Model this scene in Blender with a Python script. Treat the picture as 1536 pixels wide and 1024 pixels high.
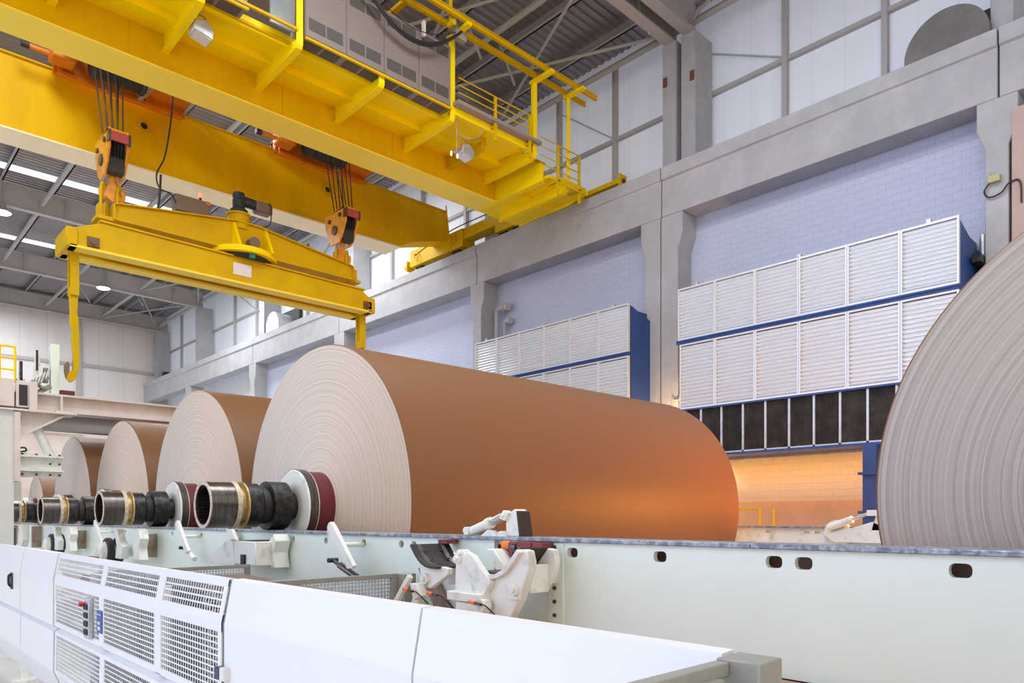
import bpy, bmesh, math, random
from mathutils import Vector, Matrix
R = random.Random(7)
PI = math.pi
EYE = 1.85                       # camera height above the hall floor; shapes are written relative to it
for o in list(bpy.data.objects): bpy.data.objects.remove(o)
C = bpy.context.scene.collection
scn = bpy.context.scene
# ------------------------------------------------------------------ camera
TH = math.radians(43.33)
cd = bpy.data.cameras.new('camera'); cam = bpy.data.objects.new('camera', cd); C.objects.link(cam)
cam.location = (0, 0, EYE); cam.rotation_euler = (PI/2, 0, -TH)
cd.sensor_width = 36; cd.lens = 1096/1536*36; cd.shift_y = (776-512)/1536; cd.clip_end = 200
scn.camera = cam
# ------------------------------------------------------------------ world, colour
w = bpy.data.worlds.new('world'); scn.world = w; w.use_nodes = True
_N = w.node_tree.nodes; _L = w.node_tree.links; _tc = _N.new('ShaderNodeTexCoord'); _sp = _N.new('ShaderNodeSeparateXYZ'); _rp = _N.new('ShaderNodeValToRGB'); _ma = _N.new('ShaderNodeMath')
_ma.operation = 'MULTIPLY_ADD'; _ma.inputs[1].default_value = .5; _ma.inputs[2].default_value = .5
_L.new(_tc.outputs['Generated'], _sp.inputs[0]); _L.new(_sp.outputs[1], _ma.inputs[0]); _L.new(_ma.outputs[0], _rp.inputs[0])
_rp.color_ramp.elements[0].position = .42; _rp.color_ramp.elements[0].color = (.86, .77, .68, 1); _rp.color_ramp.elements[1].position = .56; _rp.color_ramp.elements[1].color = (1.20, 1.38, 1.90, 1)
_L.new(_rp.outputs[0], _N['Background'].inputs[0])
w.node_tree.nodes['Background'].inputs[1].default_value = 1.0
vs = scn.view_settings
vs.view_transform = 'Standard'; vs.look = 'None'; vs.gamma = 1; vs.use_curve_mapping = False
vs.exposure = 0.42
# ------------------------------------------------------------------ lights
def area(name, loc, rot, sx, sy, power, col=(1, 1, 1), spread=PI):
    l = bpy.data.lights.new(name, 'AREA'); l.shape = 'RECTANGLE'; l.size = sx; l.size_y = sy
    l.energy = power; l.color = col; l.spread = spread
    o = bpy.data.objects.new(name, l); C.objects.link(o); o.location = (loc[0], loc[1], loc[2]+EYE); o.rotation_euler = rot
    return o
# area lights added under the roof as soft fill for the hall
for (x, y) in ((2.2, 6), (6.0, 6), (2.2, 12), (4.0, 1.0), (5, 19), (5, 25), (5, 32), (5, 38), (10.5, 20), (10.5, 29)):
    area('roof_fill', (x, y, 9.9), (0, 0, 0), 1.4, 3.0, 230 if y < 15 else 300, (0.95, 0.97, 1.0))
# sodium tubes under the heater casings on the right wall
area('sodium_tube_light', (12.45, 6.1, 1.06), (0, math.radians(-25), 0), 0.12, 4.0, 30, (1.0, 0.37, 0.012))
area('sodium_tube_light', (12.72, 11.2, 1.06), (0, math.radians(-12), 0), 0.12, 3.6, 15, (1.0, 0.34, 0.015))
_f = area('sodium_flood_light', (9.9, 1.9, .2), (0, 0, 0), 0.9, 0.9, 180, (1.0, 0.34, 0.03))
_f.rotation_euler = Vector((-3.4, 3.0, .0)).to_track_quat('-Z', 'Y').to_euler()
def point(name, loc, power, col, r=.08):
    l = bpy.data.lights.new(name, 'POINT'); l.energy = power; l.color = col; l.shadow_soft_size = r
    o = bpy.data.objects.new(name, l); C.objects.link(o); o.location = (loc[0], loc[1], loc[2]+EYE); return o
point('sodium_flood_light', (12.15, 8.25, 1.7), 70, (1.0, 0.55, 0.20))
# ------------------------------------------------------------------ materials
MATS = {}
def mat(name, col, rough=.5, metal=0., dirt=None, dirt_amt=.0, scale=3., lo=.42, bump=0., bscale=30., spec=.5, emit=None, estr=0., streak=None):
    if name in MATS: return MATS[name]
    m = bpy.data.materials.new(name); m.use_nodes = True; nt = m.node_tree; N = nt.nodes; L = nt.links
    p = N['Principled BSDF']; p.inputs['Base Color'].default_value = (*col, 1); p.inputs['Roughness'].default_value = rough
    p.inputs['Metallic'].default_value = metal; p.inputs['Specular IOR Level'].default_value = spec
    if emit: p.inputs['Emission Color'].default_value = (*emit, 1); p.inputs['Emission Strength'].default_value = estr
    tc = N.new('ShaderNodeTexCoord')
    if dirt:
        mp = N.new('ShaderNodeMapping'); L.new(tc.outputs['Object'], mp.inputs[0])
        if streak: mp.inputs['Scale'].default_value = streak
        n = N.new('ShaderNodeTexNoise'); n.inputs['Scale'].default_value = scale; n.inputs['Detail'].default_value = 8; n.inputs['Roughness'].default_value = .65
        L.new(mp.outputs[0], n.inputs[0])
        r = N.new('ShaderNodeValToRGB'); r.color_ramp.elements[0].position = lo; r.color_ramp.elements[1].position = lo+.3
        r.color_ramp.elements[0].color = (0, 0, 0, 1); r.color_ramp.elements[1].color = (dirt_amt,)*3+(1,)
        L.new(n.outputs[0], r.inputs[0])
        mx = N.new('ShaderNodeMixRGB'); mx.inputs[1].default_value = (*col, 1); mx.inputs[2].default_value = (*dirt, 1)
        L.new(r.outputs[0], mx.inputs[0]); L.new(mx.outputs[0], p.inputs['Base Color'])
    if bump:
        n = N.new('ShaderNodeTexNoise'); n.inputs['Scale'].default_value = bscale; n.inputs['Detail'].default_value = 5; L.new(tc.outputs['Object'], n.inputs[0])
        b = N.new('ShaderNodeBump'); b.inputs['Strength'].default_value = bump; b.inputs['Distance'].default_value = .01
        L.new(n.outputs[0], b.inputs['Height']); L.new(b.outputs[0], p.inputs['Normal'])
    MATS[name] = m; return m
YEL = mat('yellow_paint', (.70, .46, .0), .5, spec=.15, dirt=(.45, .26, .01), dirt_amt=.45, scale=1.6)
YELB = mat('lit_yellow_paint', (1.0, .76, .0), .5, spec=.2, dirt=(.98, .72, .0), dirt_amt=.4, scale=1.5)  # brighter copy of the crane yellow; floor bounce put into its colour
YELD = mat('ochre_girder_tone', (.80, .50, .0), .5, spec=.12, dirt=(.55, .30, .0), dirt_amt=.5, scale=1.2, streak=(1, 1, .25))  # separate, deeper yellow tone for the girder boxes
YELP = mat('glare_flange_yellow', (1.0, .78, .07), .5, spec=.3, dirt=(1.0, .74, .08), dirt_amt=.4)  # lighter flange yellow; glare on the underside is put into the colour
YELC = mat('glare_flange_cream', (1.0, .88, .58), .5, dirt=(.9, .76, .42), dirt_amt=.4)  # far girder flange; its cream tone is reflected glare worked into the colour
ORG = mat('orange_paint', (.75, .22, .005), .45, dirt=(.35, .12, .02), dirt_amt=.5)
ORGH = mat('hook_orange_paint', (.85, .36, .02), .4, dirt=(.35, .15, .04), dirt_amt=.7, scale=7)
DARK = mat('black_greasy_steel', (.025, .024, .026), .38, .6, dirt=(.12, .12, .12), dirt_amt=.6, scale=14, bump=.4, bscale=40)
STEEL = mat('brushed_steel', (.15, .14, .135), .28, .8, dirt=(.05, .035, .03), dirt_amt=.9, scale=5, streak=(12, 1, 1))
BRASS = mat('brass_ring', (.62, .46, .22), .45, .5, dirt=(.2, .13, .05), dirt_amt=.7, scale=16)
LIGHTRING = mat('worn_pale_edge', (.72, .64, .52), .5, .2, dirt=(.3, .2, .1), dirt_amt=.7, scale=30)
MAROON = mat('maroon_paint', (.16, .022, .035), .42)
WHITEP = mat('cream_machine_paint', (.86, .89, .84), .38, dirt=(.22, .20, .16), dirt_amt=.75, scale=7, lo=.53)
FRAMEW = mat('pale_green_white_frame_paint', (.86, .98, .90), .30, dirt=(.76, .87, .80), dirt_amt=.5, scale=1.0)
GUARDW = mat('white_guard_paint', (.84, .87, .90), .34, dirt=(.80, .83, .87), dirt_amt=.5, scale=1.2)
GREYP = mat('grey_green_steel_paint', (.33, .34, .31), .45, dirt=(.22, .22, .2), dirt_amt=.5)
GALV = mat('galvanized_steel', (.62, .65, .68), .42, .75, dirt=(.38, .40, .43), dirt_amt=.7, scale=9)
RAIL = mat('worn_rail_steel', (.17, .20, .25), .45, .5, dirt=(.66, .70, .75), dirt_amt=.9, scale=26, bump=.4, bscale=50)
LOUV = mat('silver_corrugated_sheet', (.88, .91, .95), .3, .5)
BLUE = mat('blue_paint', (.02, .07, .28), .4, dirt=(.02, .03, .1), dirt_amt=.6)
RUBBER = mat('black_rubber', (.03, .03, .03), .6, bump=.2)
CABLE = mat('black_cable', (.02, .02, .022), .45)
CONC = mat('grey_concrete', (.39, .395, .42), .85, dirt=(.50, .50, .53), dirt_amt=.8, scale=1.8, bump=.5, bscale=9)
CONCD = mat('weathered_duct_end', (.15, .14, .14), .7, dirt=(.22, .21, .2), dirt_amt=.8, scale=3)
CONCP = mat('dusty_pink_concrete', (.50, .38, .34), .85, dirt=(.4, .3, .28), dirt_amt=.6, bump=.4)
FLOORM = mat('concrete_floor', (.74, .74, .72), .6, dirt=(.50, .50, .49), dirt_amt=.6, scale=.8, bump=.2)
DECKM = mat('reddish_deck', (.46, .27, .21), .6, dirt=(.3, .2, .17), dirt_amt=.6)
RAFT = mat('grey_roof_steel', (.46, .44, .43), .55, dirt=(.38, .36, .35), dirt_amt=.5, scale=.8)
RAFTL = mat('light_roof_steel', (.40, .40, .40), .5)
CABG = mat('beige_grey_cabinet', (.24, .205, .19), .5)
VENTM = mat('dark_vent_mesh', (.09, .08, .075), .6)
PINKW = mat('dusty_white_paint', (.80, .74, .70), .45, dirt=(.62, .45, .36), dirt_amt=.6, scale=2.2)
RED = mat('red_label', (.42, .07, .09), .5)
REDB = mat('red_block', (.30, .035, .04), .5, dirt=(.08, .03, .03), dirt_amt=.8, scale=9)
LABEL = mat('blank_white_label', (.80, .76, .76), .5)
PADM = mat('dark_saddle_pad', (.035, .03, .03), .5, bump=.2)
DOT = mat('dark_bolt', (.10, .09, .09), .45, .6)
NAVY = mat('navy_motor', (.015, .03, .045), .5)
FILT = mat('dark_finned_coil', (.055, .050, .048), .5, .4, dirt=(.16, .15, .14), dirt_amt=.7, scale=4)
TANBOX = mat('brown_grey_box', (.20, .15, .12), .45, .3)

def cladding_mat(name, col, axis, pitch, joint=.55):
    m = bpy.data.materials.new(name); m.use_nodes = True; N = m.node_tree.nodes; L = m.node_tree.links
    p = N['Principled BSDF']; p.inputs['Roughness'].default_value = .5
    tc = N.new('ShaderNodeTexCoord'); s = N.new('ShaderNodeSeparateXYZ'); L.new(tc.outputs['Object'], s.inputs[0])
    d = N.new('ShaderNodeMath'); d.operation = 'DIVIDE'; d.inputs[1].default_value = pitch; L.new(s.outputs[axis], d.inputs[0])
    f = N.new('ShaderNodeMath'); f.operation = 'FRACT'; L.new(d.outputs[0], f.inputs[0])
    g = N.new('ShaderNodeMath'); g.operation = 'LESS_THAN'; g.inputs[1].default_value = .02; L.new(f.outputs[0], g.inputs[0])
    n = N.new('ShaderNodeTexNoise'); n.inputs['Scale'].default_value = 1.2; n.inputs['Detail'].default_value = 6
    mp = N.new('ShaderNodeMapping'); mp.inputs['Scale'].default_value = (3, 3, .25); L.new(tc.outputs['Object'], mp.inputs[0]); L.new(mp.outputs[0], n.inputs[0])
    mx = N.new('ShaderNodeMixRGB'); mx.inputs[1].default_value = (*[c*.86 for c in col], 1); mx.inputs[2].default_value = (*col, 1); L.new(n.outputs[0], mx.inputs[0])
    m2 = N.new('ShaderNodeMixRGB'); m2.inputs[2].default_value = (*[c*joint for c in col], 1); L.new(g.outputs[0], m2.inputs[0]); L.new(mx.outputs[0], m2.inputs[1])
    L.new(m2.outputs[0], p.inputs['Base Color']); return m
CLADR = cladding_mat('white_wall_cladding', (.90, .93, 1.0), 1, .62, .8)
CLADT = cladding_mat('translucent_wall_cladding', (.90, .93, 1.0), 1, .62, .8)
_n = CLADT.node_tree.nodes; _l = CLADT.node_tree.links; _t = _n.new('ShaderNodeBsdfTranslucent'); _t.inputs[0].default_value = (.88, .88, .86, 1)
_m = _n.new('ShaderNodeMixShader'); _m.inputs[0].default_value = .32; _l.new(_n['Principled BSDF'].outputs[0], _m.inputs[1]); _l.new(_t.outputs[0], _m.inputs[2]); _l.new(_m.outputs[0], _n['Material Output'].inputs['Surface'])
CLADE = cladding_mat('white_end_cladding', (.80, .76, .76), 0, 1.15, .75)

def block_mat():
    m = bpy.data.materials.new('painted_block_wall'); m.use_nodes = True; N = m.node_tree.nodes; L = m.node_tree.links
    p = N['Principled BSDF']; p.inputs['Roughness'].default_value = .7
    tc = N.new('ShaderNodeTexCoord'); s = N.new('ShaderNodeSeparateXYZ'); L.new(tc.outputs['Object'], s.inputs[0])
    c = N.new('ShaderNodeCombineXYZ'); L.new(s.outputs[1], c.inputs[0]); L.new(s.outputs[2], c.inputs[1])
    b = N.new('ShaderNodeTexBrick'); L.new(c.outputs[0], b.inputs[0])
    b.inputs['Scale'].default_value = 1; b.inputs['Brick Width'].default_value = .25; b.inputs['Row Height'].default_value = .125
    b.inputs['Mortar Size'].default_value = .0035; b.inputs['Mortar Smooth'].default_value = .3
    b.inputs['Color1'].default_value = (.47, .51, .66, 1); b.inputs['Color2'].default_value = (.485, .525, .675, 1); b.inputs['Mortar'].default_value = (.35, .38, .51, 1)
    L.new(b.outputs['Color'], p.inputs['Base Color'])
    bp = N.new('ShaderNodeBump'); bp.invert = True; bp.inputs['Strength'].default_value = .3; bp.inputs['Distance'].default_value = .006
    L.new(b.outputs['Fac'], bp.inputs['Height']); L.new(bp.outputs[0], p.inputs['Normal']); return m
BLOCK = block_mat()

def deck_mat():
    m = bpy.data.materials.new('ribbed_roof_deck'); m.use_nodes = True; N = m.node_tree.nodes; L = m.node_tree.links
    p = N['Principled BSDF']; p.inputs['Roughness'].default_value = .38; p.inputs['Metallic'].default_value = .5
    n = N.new('ShaderNodeTexNoise'); n.inputs['Scale'].default_value = .7; tc = N.new('ShaderNodeTexCoord'); L.new(tc.outputs['Object'], n.inputs[0])
    mx = N.new('ShaderNodeMixRGB'); mx.inputs[1].default_value = (.25, .235, .245, 1); mx.inputs[2].default_value = (.40, .385, .41, 1); L.new(n.outputs[0], mx.inputs[0])
    L.new(mx.outputs[0], p.inputs['Base Color']); return m
DECK = deck_mat()

def kraft_mat():
    m = bpy.data.materials.new('brown_kraft_paper'); m.use_nodes = True; N = m.node_tree.nodes; L = m.node_tree.links
    p = N['Principled BSDF']; p.inputs['Roughness'].default_value = .5; p.inputs['Specular IOR Level'].default_value = .3
    tc = N.new('ShaderNodeTexCoord'); mp = N.new('ShaderNodeMapping'); mp.inputs['Scale'].default_value = (1.2, 6, 6); L.new(tc.outputs['Object'], mp.inputs[0])
    n = N.new('ShaderNodeTexNoise'); n.inputs['Scale'].default_value = 4; n.inputs['Detail'].default_value = 6; L.new(mp.outputs[0], n.inputs[0])
    mx = N.new('ShaderNodeMixRGB'); mx.inputs[1].default_value = (.215, .102, .046, 1); mx.inputs[2].default_value = (.236, .113, .052, 1); L.new(n.outputs[0], mx.inputs[0])
    L.new(mx.outputs[0], p.inputs['Base Color'])
    return m
KRAFT = kraft_mat()
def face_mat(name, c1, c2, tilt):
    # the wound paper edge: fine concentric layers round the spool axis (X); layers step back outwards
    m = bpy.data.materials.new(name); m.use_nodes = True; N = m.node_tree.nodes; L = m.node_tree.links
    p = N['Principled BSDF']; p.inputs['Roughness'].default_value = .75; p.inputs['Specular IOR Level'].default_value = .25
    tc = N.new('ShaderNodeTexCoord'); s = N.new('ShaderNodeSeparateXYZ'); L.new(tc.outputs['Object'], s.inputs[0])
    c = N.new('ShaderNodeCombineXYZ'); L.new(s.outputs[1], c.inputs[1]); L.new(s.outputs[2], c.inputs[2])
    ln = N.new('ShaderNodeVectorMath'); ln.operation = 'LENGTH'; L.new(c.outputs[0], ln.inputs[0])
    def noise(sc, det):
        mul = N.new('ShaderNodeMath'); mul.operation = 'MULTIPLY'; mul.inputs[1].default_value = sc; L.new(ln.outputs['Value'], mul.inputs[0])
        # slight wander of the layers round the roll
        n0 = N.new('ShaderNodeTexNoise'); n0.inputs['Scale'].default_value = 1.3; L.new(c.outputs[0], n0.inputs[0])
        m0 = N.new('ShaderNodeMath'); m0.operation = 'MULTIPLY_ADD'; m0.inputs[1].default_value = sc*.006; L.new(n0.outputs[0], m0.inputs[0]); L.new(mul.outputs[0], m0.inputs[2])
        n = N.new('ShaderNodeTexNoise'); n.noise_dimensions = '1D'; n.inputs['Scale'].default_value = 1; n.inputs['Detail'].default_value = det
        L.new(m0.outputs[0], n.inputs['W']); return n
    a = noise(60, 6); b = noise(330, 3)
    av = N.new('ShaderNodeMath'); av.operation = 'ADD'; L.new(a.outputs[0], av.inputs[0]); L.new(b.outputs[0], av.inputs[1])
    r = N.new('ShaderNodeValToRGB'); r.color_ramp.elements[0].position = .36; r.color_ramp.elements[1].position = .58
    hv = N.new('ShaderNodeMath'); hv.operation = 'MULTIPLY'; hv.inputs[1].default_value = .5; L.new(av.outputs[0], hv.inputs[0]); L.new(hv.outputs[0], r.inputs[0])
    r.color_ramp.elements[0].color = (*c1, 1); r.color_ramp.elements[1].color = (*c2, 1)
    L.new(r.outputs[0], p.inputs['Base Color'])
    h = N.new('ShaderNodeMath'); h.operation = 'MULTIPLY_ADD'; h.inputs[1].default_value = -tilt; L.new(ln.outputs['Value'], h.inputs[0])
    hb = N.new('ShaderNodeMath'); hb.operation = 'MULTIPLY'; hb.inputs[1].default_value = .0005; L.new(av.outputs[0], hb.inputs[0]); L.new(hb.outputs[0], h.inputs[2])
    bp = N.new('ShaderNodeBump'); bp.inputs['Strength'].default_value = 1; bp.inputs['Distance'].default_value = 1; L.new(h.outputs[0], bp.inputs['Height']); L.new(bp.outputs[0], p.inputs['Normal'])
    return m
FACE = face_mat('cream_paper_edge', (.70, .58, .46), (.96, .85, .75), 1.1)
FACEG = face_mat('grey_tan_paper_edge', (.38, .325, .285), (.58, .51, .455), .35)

# ------------------------------------------------------------------ mesh helpers
class MB:
    def __init__(s): s.v = []; s.f = []; s.mi = []; s.cur = 0
    def m(s, i): s.cur = i; return s
    def face(s, idx): s.f.append(idx); s.mi.append(s.cur)
    def box(s, x0, x1, y0, y1, z0, z1):
        b = len(s.v)
        s.v += [(x0, y0, z0), (x1, y0, z0), (x1, y1, z0), (x0, y1, z0), (x0, y0, z1), (x1, y0, z1), (x1, y1, z1), (x0, y1, z1)]
        for q in ((0, 3, 2, 1), (4, 5, 6, 7), (0, 1, 5, 4), (1, 2, 6, 5), (2, 3, 7, 6), (3, 0, 4, 7)): s.face([b+i for i in q])
        return s
    def prism(s, ax, poly, a0, a1):
        def P(p, a): return (a, p[0], p[1]) if ax == 'x' else (p[0], a, p[1]) if ax == 'y' else (p[0], p[1], a)
        b = len(s.v); n = len(poly)
        s.v += [P(p, a0) for p in poly]+[P(p, a1) for p in poly]
        s.face(list(range(b, b+n))); s.face(list(range(b+2*n-1, b+n-1, -1)))
        for i in range(n): j = (i+1) % n; s.face([b+i, b+j, b+n+j, b+n+i])
        return s
    def cyl(s, p0, p1, r0, r1=None, n=20, caps=True):
        r1 = r0 if r1 is None else r1
        p0 = Vector(p0); p1 = Vector(p1); d = (p1-p0).normalized(); u = d.orthogonal().normalized(); w_ = d.cross(u)
        b = len(s.v)
        for p, r in ((p0, r0), (p1, r1)):
            for i in range(n): a = 2*PI*i/n; s.v.append(tuple(p+u*(r*math.cos(a))+w_*(r*math.sin(a))))
        for i in range(n): j = (i+1) % n; s.face([b+i, b+j, b+n+j, b+n+i])
        if caps: s.face(list(range(b+n-1, b-1, -1))); s.face(list(range(b+n, b+2*n)))
        return s
    def bar(s, p0, p1, a, b_=None):      # square bar between two points
        b_ = b_ or a; p0 = Vector(p0); p1 = Vector(p1); d = (p1-p0).normalized()
        up = Vector((0, 0, 1)) if abs(d.z) < .95 else Vector((0, 1, 0))
        u = d.cross(up).normalized(); w_ = u.cross(d); b = len(s.v)
        for p in (p0, p1):
            for su, sw in ((-1, -1), (1, -1), (1, 1), (-1, 1)): s.v.append(tuple(p+u*(su*a/2)+w_*(sw*b_/2)))
        for q in ((0, 3, 2, 1), (4, 5, 6, 7), (0, 1, 5, 4), (1, 2, 6, 5), (2, 3, 7, 6), (3, 0, 4, 7)): s.face([b+i for i in q])
        return s
    def tube(s, pts, r, n=8, closed=False):
        pts = [Vector(p) for p in pts]
        if 3 <= len(pts) <= 9 and not closed:       # round the bends of cables and hoses
            e = [pts[0]]+pts+[pts[-1]]; q = []
            for i in range(1, len(e)-2):
                for k in range(6):
                    t = k/6; q.append(.5*(2*e[i]+(e[i+1]-e[i-1])*t+(2*e[i-1]-5*e[i]+4*e[i+1]-e[i+2])*t*t+(3*e[i]-e[i-1]-3*e[i+1]+e[i+2])*t**3))
            pts = q+[pts[-1]]
        b = len(s.v); m_ = len(pts); u = None
        for k, p in enumerate(pts):
            if closed: d = pts[(k+1) % m_]-pts[k-1]
            else: d = pts[min(k+1, m_-1)]-pts[max(k-1, 0)]
            d.normalize()
            if u is None: u = d.orthogonal().normalized()
            else: u = (u-d*u.dot(d)).normalized()
            w_ = d.cross(u)
            for i in range(n): a = 2*PI*i/n; s.v.append(tuple(p+u*(r*math.cos(a))+w_*(r*math.sin(a))))
        for k in range(m_ if closed else m_-1):
            k2 = (k+1) % m_
            for i in range(n): j = (i+1) % n; s.face([b+k*n+i, b+k*n+j, b+k2*n+j, b+k2*n+i])
        if not closed: s.face(list(range(b+n-1, b-1, -1))); s.face(list(range(b+(m_-1)*n, b+m_*n)))
        return s
    def lathe(s, prof, yc, zc, n=48, ax='x', closed=False, xc=0):   # prof = [(along, r)] round an axis
        b = len(s.v); m_ = len(prof)
        for (x, r) in prof:
            for i in range(n):
                a = 2*PI*i/n; c_, s_ = r*math.cos(a), r*math.sin(a)
                s.v.append((x, yc+c_, zc+s_) if ax == 'x' else (xc+c_, x, zc+s_) if ax == 'y' else (xc+c_, yc+s_, x))
        for k in range(m_ if closed else m_-1):
            k2 = (k+1) % m_
            for i in range(n): j = (i+1) % n; s.face([b+k*n+i, b+k*n+j, b+k2*n+j, b+k2*n+i])
        if not closed:
            if prof[0][1] > 0: s.face(list(range(b+n-1, b-1, -1)))
            if prof[-1][1] > 0: s.face(list(range(b+(m_-1)*n, b+m_*n)))
        return s
    def sheet(s, prof, t, a0, a1, ax='x'):   # open polyline thickened into a plate and swept along an axis
        n = len(prof); off = []
        for i, p in enumerate(prof):
            q0 = prof[max(i-1, 0)]; q1 = prof[min(i+1, n-1)]; dx, dy = q1[0]-q0[0], q1[1]-q0[1]; l = math.hypot(dx, dy) or 1
            off.append((p[0]-dy/l*t, p[1]+dx/l*t))
        for i in range(n-1): s.prism(ax, [prof[i], prof[i+1], off[i+1], off[i]], a0, a1)
        return s
    def build(s, name, mats, parent=None, bevel=0, smooth=30, loc=None):
        org = Vector(loc) if loc else (Vector(parent['_org']) if parent is not None else Vector((0, 0, 0)))
        me = bpy.data.meshes.new(name); me.from_pydata([tuple(Vector(v)-org) for v in s.v], [], s.f); me.update()
        mats = mats if isinstance(mats, (list, tuple)) else [mats]
        for m_ in mats: me.materials.append(m_)
        me.polygons.foreach_set('material_index', s.mi)
        bm = bmesh.new(); bm.from_mesh(me); bmesh.ops.recalc_face_normals(bm, faces=bm.faces); bm.to_mesh(me); bm.free()
        if smooth:
            me.polygons.foreach_set('use_smooth', [True]*len(me.polygons)); me.set_sharp_from_angle(angle=math.radians(smooth))
        o = bpy.data.objects.new(name, me); C.objects.link(o); o['_org'] = tuple(org)
        if parent is not None: o.parent = parent
        else: o.location = org
        if bevel:
            b = o.modifiers.new('bevel', 'BEVEL'); b.width = bevel; b.segments = 1; b.limit_method = 'ANGLE'; b.angle_limit = math.radians(40)
        return o
def thing(name, label, cat, loc=(0, 0, 0), group=None):
    o = bpy.data.objects.new(name, None); C.objects.link(o); o.location = loc; o['_org'] = tuple(loc)
    o['label'] = label; o['category'] = cat
    if group: o['group'] = group
    return o
def tag(o, label, cat, group=None):
    o['label'] = label; o['category'] = cat
    if group: o['group'] = group
    return o
def struct(o, label=None):
    o['kind'] = 'structure'
    if label: o['label'] = label
    return o
def copy_tree(o, parent=None):
    c = o.copy(); C.objects.link(c)
    if parent is not None: c.parent = parent
    for ch in [x for x in o.children]: copy_tree(ch, c)
    return c
def arc(yc, zc, r, a0, a1, n):
    return [(yc+r*math.cos(math.radians(a0+(a1-a0)*i/(n-1))), zc+r*math.sin(math.radians(a0+(a1-a0)*i/(n-1)))) for i in range(n)]
FL = -1.85
# =================================================================== SETTING
struct(MB().box(-16, 14.2, -6, 43, FL-.2, FL).build('floor', FLOORM), 'grey concrete hall floor')
struct(MB().box(1.75, 2.93, -4, 4.2, -.74, -.68).build('floor_deck', DECKM), 'reddish deck between guards and side frame')
struct(MB().box(3.0, 12.9, -4, 34, -1.75, -1.7).build('floor_mezzanine', FLOORM), 'deck under the paper rolls')
# ribbed roof deck
d = MB(); prof = []
y = -3.5
while y < 43:
    prof += [(y, 10.95), (y+.08, 10.95), (y+.10, 10.99), (y+.18, 10.99)]; y += .20
b0 = len(d.v)
for (yy, zz) in prof: d.v += [(-9, yy, zz+.33), (14.4, yy, zz-.02)]
for i in range(len(prof)-1): d.face([b0+2*i, b0+2*i+1, b0+2*i+3, b0+2*i+2])
struct(d.build('ceiling', DECK, smooth=0), 'ribbed metal roof deck')
for k, (yy, xa, xb) in enumerate(((27.2, 1, 12), (30.2, 1, 7.5), (34.0, 0, 12), (37.4, 2, 12), (23.3, 10.6, 12.4))):
    struct(MB().box(xa, xb, yy-.2, yy+.2, 10.86, 10.9).build('window_%d' % (k+1), mat('bright_roof_light', (.9, .92, .95), .4, emit=(.9, .94, 1), estr=.6)), 'translucent strip in the roof')
# end wall with posts and rails
struct(MB().box(-12, 14.2, 42.0, 42.2, FL, 11.4).build('wall_left', CLADE), 'white clad end wall')
struct(MB().box(-9.2, -9, 27, 42, FL, 11.4).build('wall_light_block', CLADE), 'unseen white wall added to dim the far hall')  # out of view, added to keep open-side light off the far hall
e = MB()
for x in (-5, .2, 4.8, 9.3): e.box(x, x+.22, 41.85, 42.0, FL, 10.2)
e.box(-12, 13.4, 41.9, 42.0, 7.65, 7.8)
struct(e.build('trim_1', RAFT), 'grey wall rails of the end wall')
# right wall: blocks below, cladding above
bays = [(-5.0, 2.71), (3.08, 8.31), (9.27, 14.43), (14.76, 21.4), (21.9, 28.2)]
bw = MB()
for a, b in bays: bw.box(13.0, 13.2, a-.2, b+.2, FL, 6.3)
struct(bw.build('wall_right', BLOCK), 'lavender painted block wall')
struct(MB().box(13.7, 13.71, -5, 42, 2.5, 11.1).build('wall_right_upper', CLADT), 'white clad wall above the crane beam')
struct(MB().box(13.25, 13.5, -5, 42, FL, 4.6).build('wall_right_back', CLADR))
struct(MB().box(12.9, 13.02, 3.08, 9.3, FL, .30).box(12.9, 13.02, 9.27, 14.7, FL, .30).build('baseboard_right', CONCP), 'bare concrete plinth')
g = MB()
for z in (8.88,): g.box(13.6, 13.7, -5, 42, z, z+.08)
for yy in (-2.2, .9, 4.86, 6.7, 10.9, 12.7, 16.4, 18.5, 20.2, 23.7, 26.0, 30.5, 32.8, 37.4, 39.6): g.box(13.58, 13.7, yy-.05, yy+.05, 6.8, 10.6)
struct(g.build('trim_2', RAFT), 'grey steel rails on the white cladding')
g = MB()
for (ya, yb) in ((9.2, 6.75), (12.6, 10.95), (32.7, 30.5), (24, 26.2), (18, 20)):
    g.bar((13.6, ya, 10.2), (13.6, yb, 8.97), .03)
struct(g.build('trim_3', RAFT), 'thin diagonal wall braces')
# crane beam on the wall
CR = [(12.5, 7.15, 6.14)]
segs = [(-5, 2.89), (2.89, 8.79), (8.79, 14.6), (14.6, 21.65), (21.65, 28.35), (28.35, 35.5), (35.5, 41.9)]
for i, (a, b) in enumerate(segs):
    q = MB().prism('y', [(12.5, 6.14), (12.5, 6.88), (12.46, 6.9), (12.46, 7.15), (13.4, 7.15), (13.4, 6.9), (13.0, 6.88), (13.0, 6.14)], a+.012, b-.012)
    struct(q.build('concrete_crane_beam', CONC, bevel=.01), 'concrete crane beam along the right wall')
def pier(y0, y1, z0=FL, zt=6.14):
    q = MB()
    hw = .11
    q.prism('x', [(y0, z0), (y1, z0), (y1, zt-.72), (y1+hw, zt-.42), (y1+hw, zt), (y0-hw, zt), (y0-hw, zt-.42), (y0, zt-.72)], 12.5, 13.12)
    return struct(q.build('concrete_column', CONC, bevel=.012), 'concrete column under the crane beam')
pier(2.76, 3.06)
pier(8.40, 9.2)
struct(MB().box(12.493, 12.5, 8.79, 8.81, FL, 6.14).build('column_joint', mat('dark_joint', (.12, .12, .12), .8)), 'narrow joint line between the two columns')
for a, b in ((14.43, 14.76), (21.45, 21.85), (28.2, 28.6), (35.3, 35.7), (41.3, 41.8)): pier(a, b)
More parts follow.
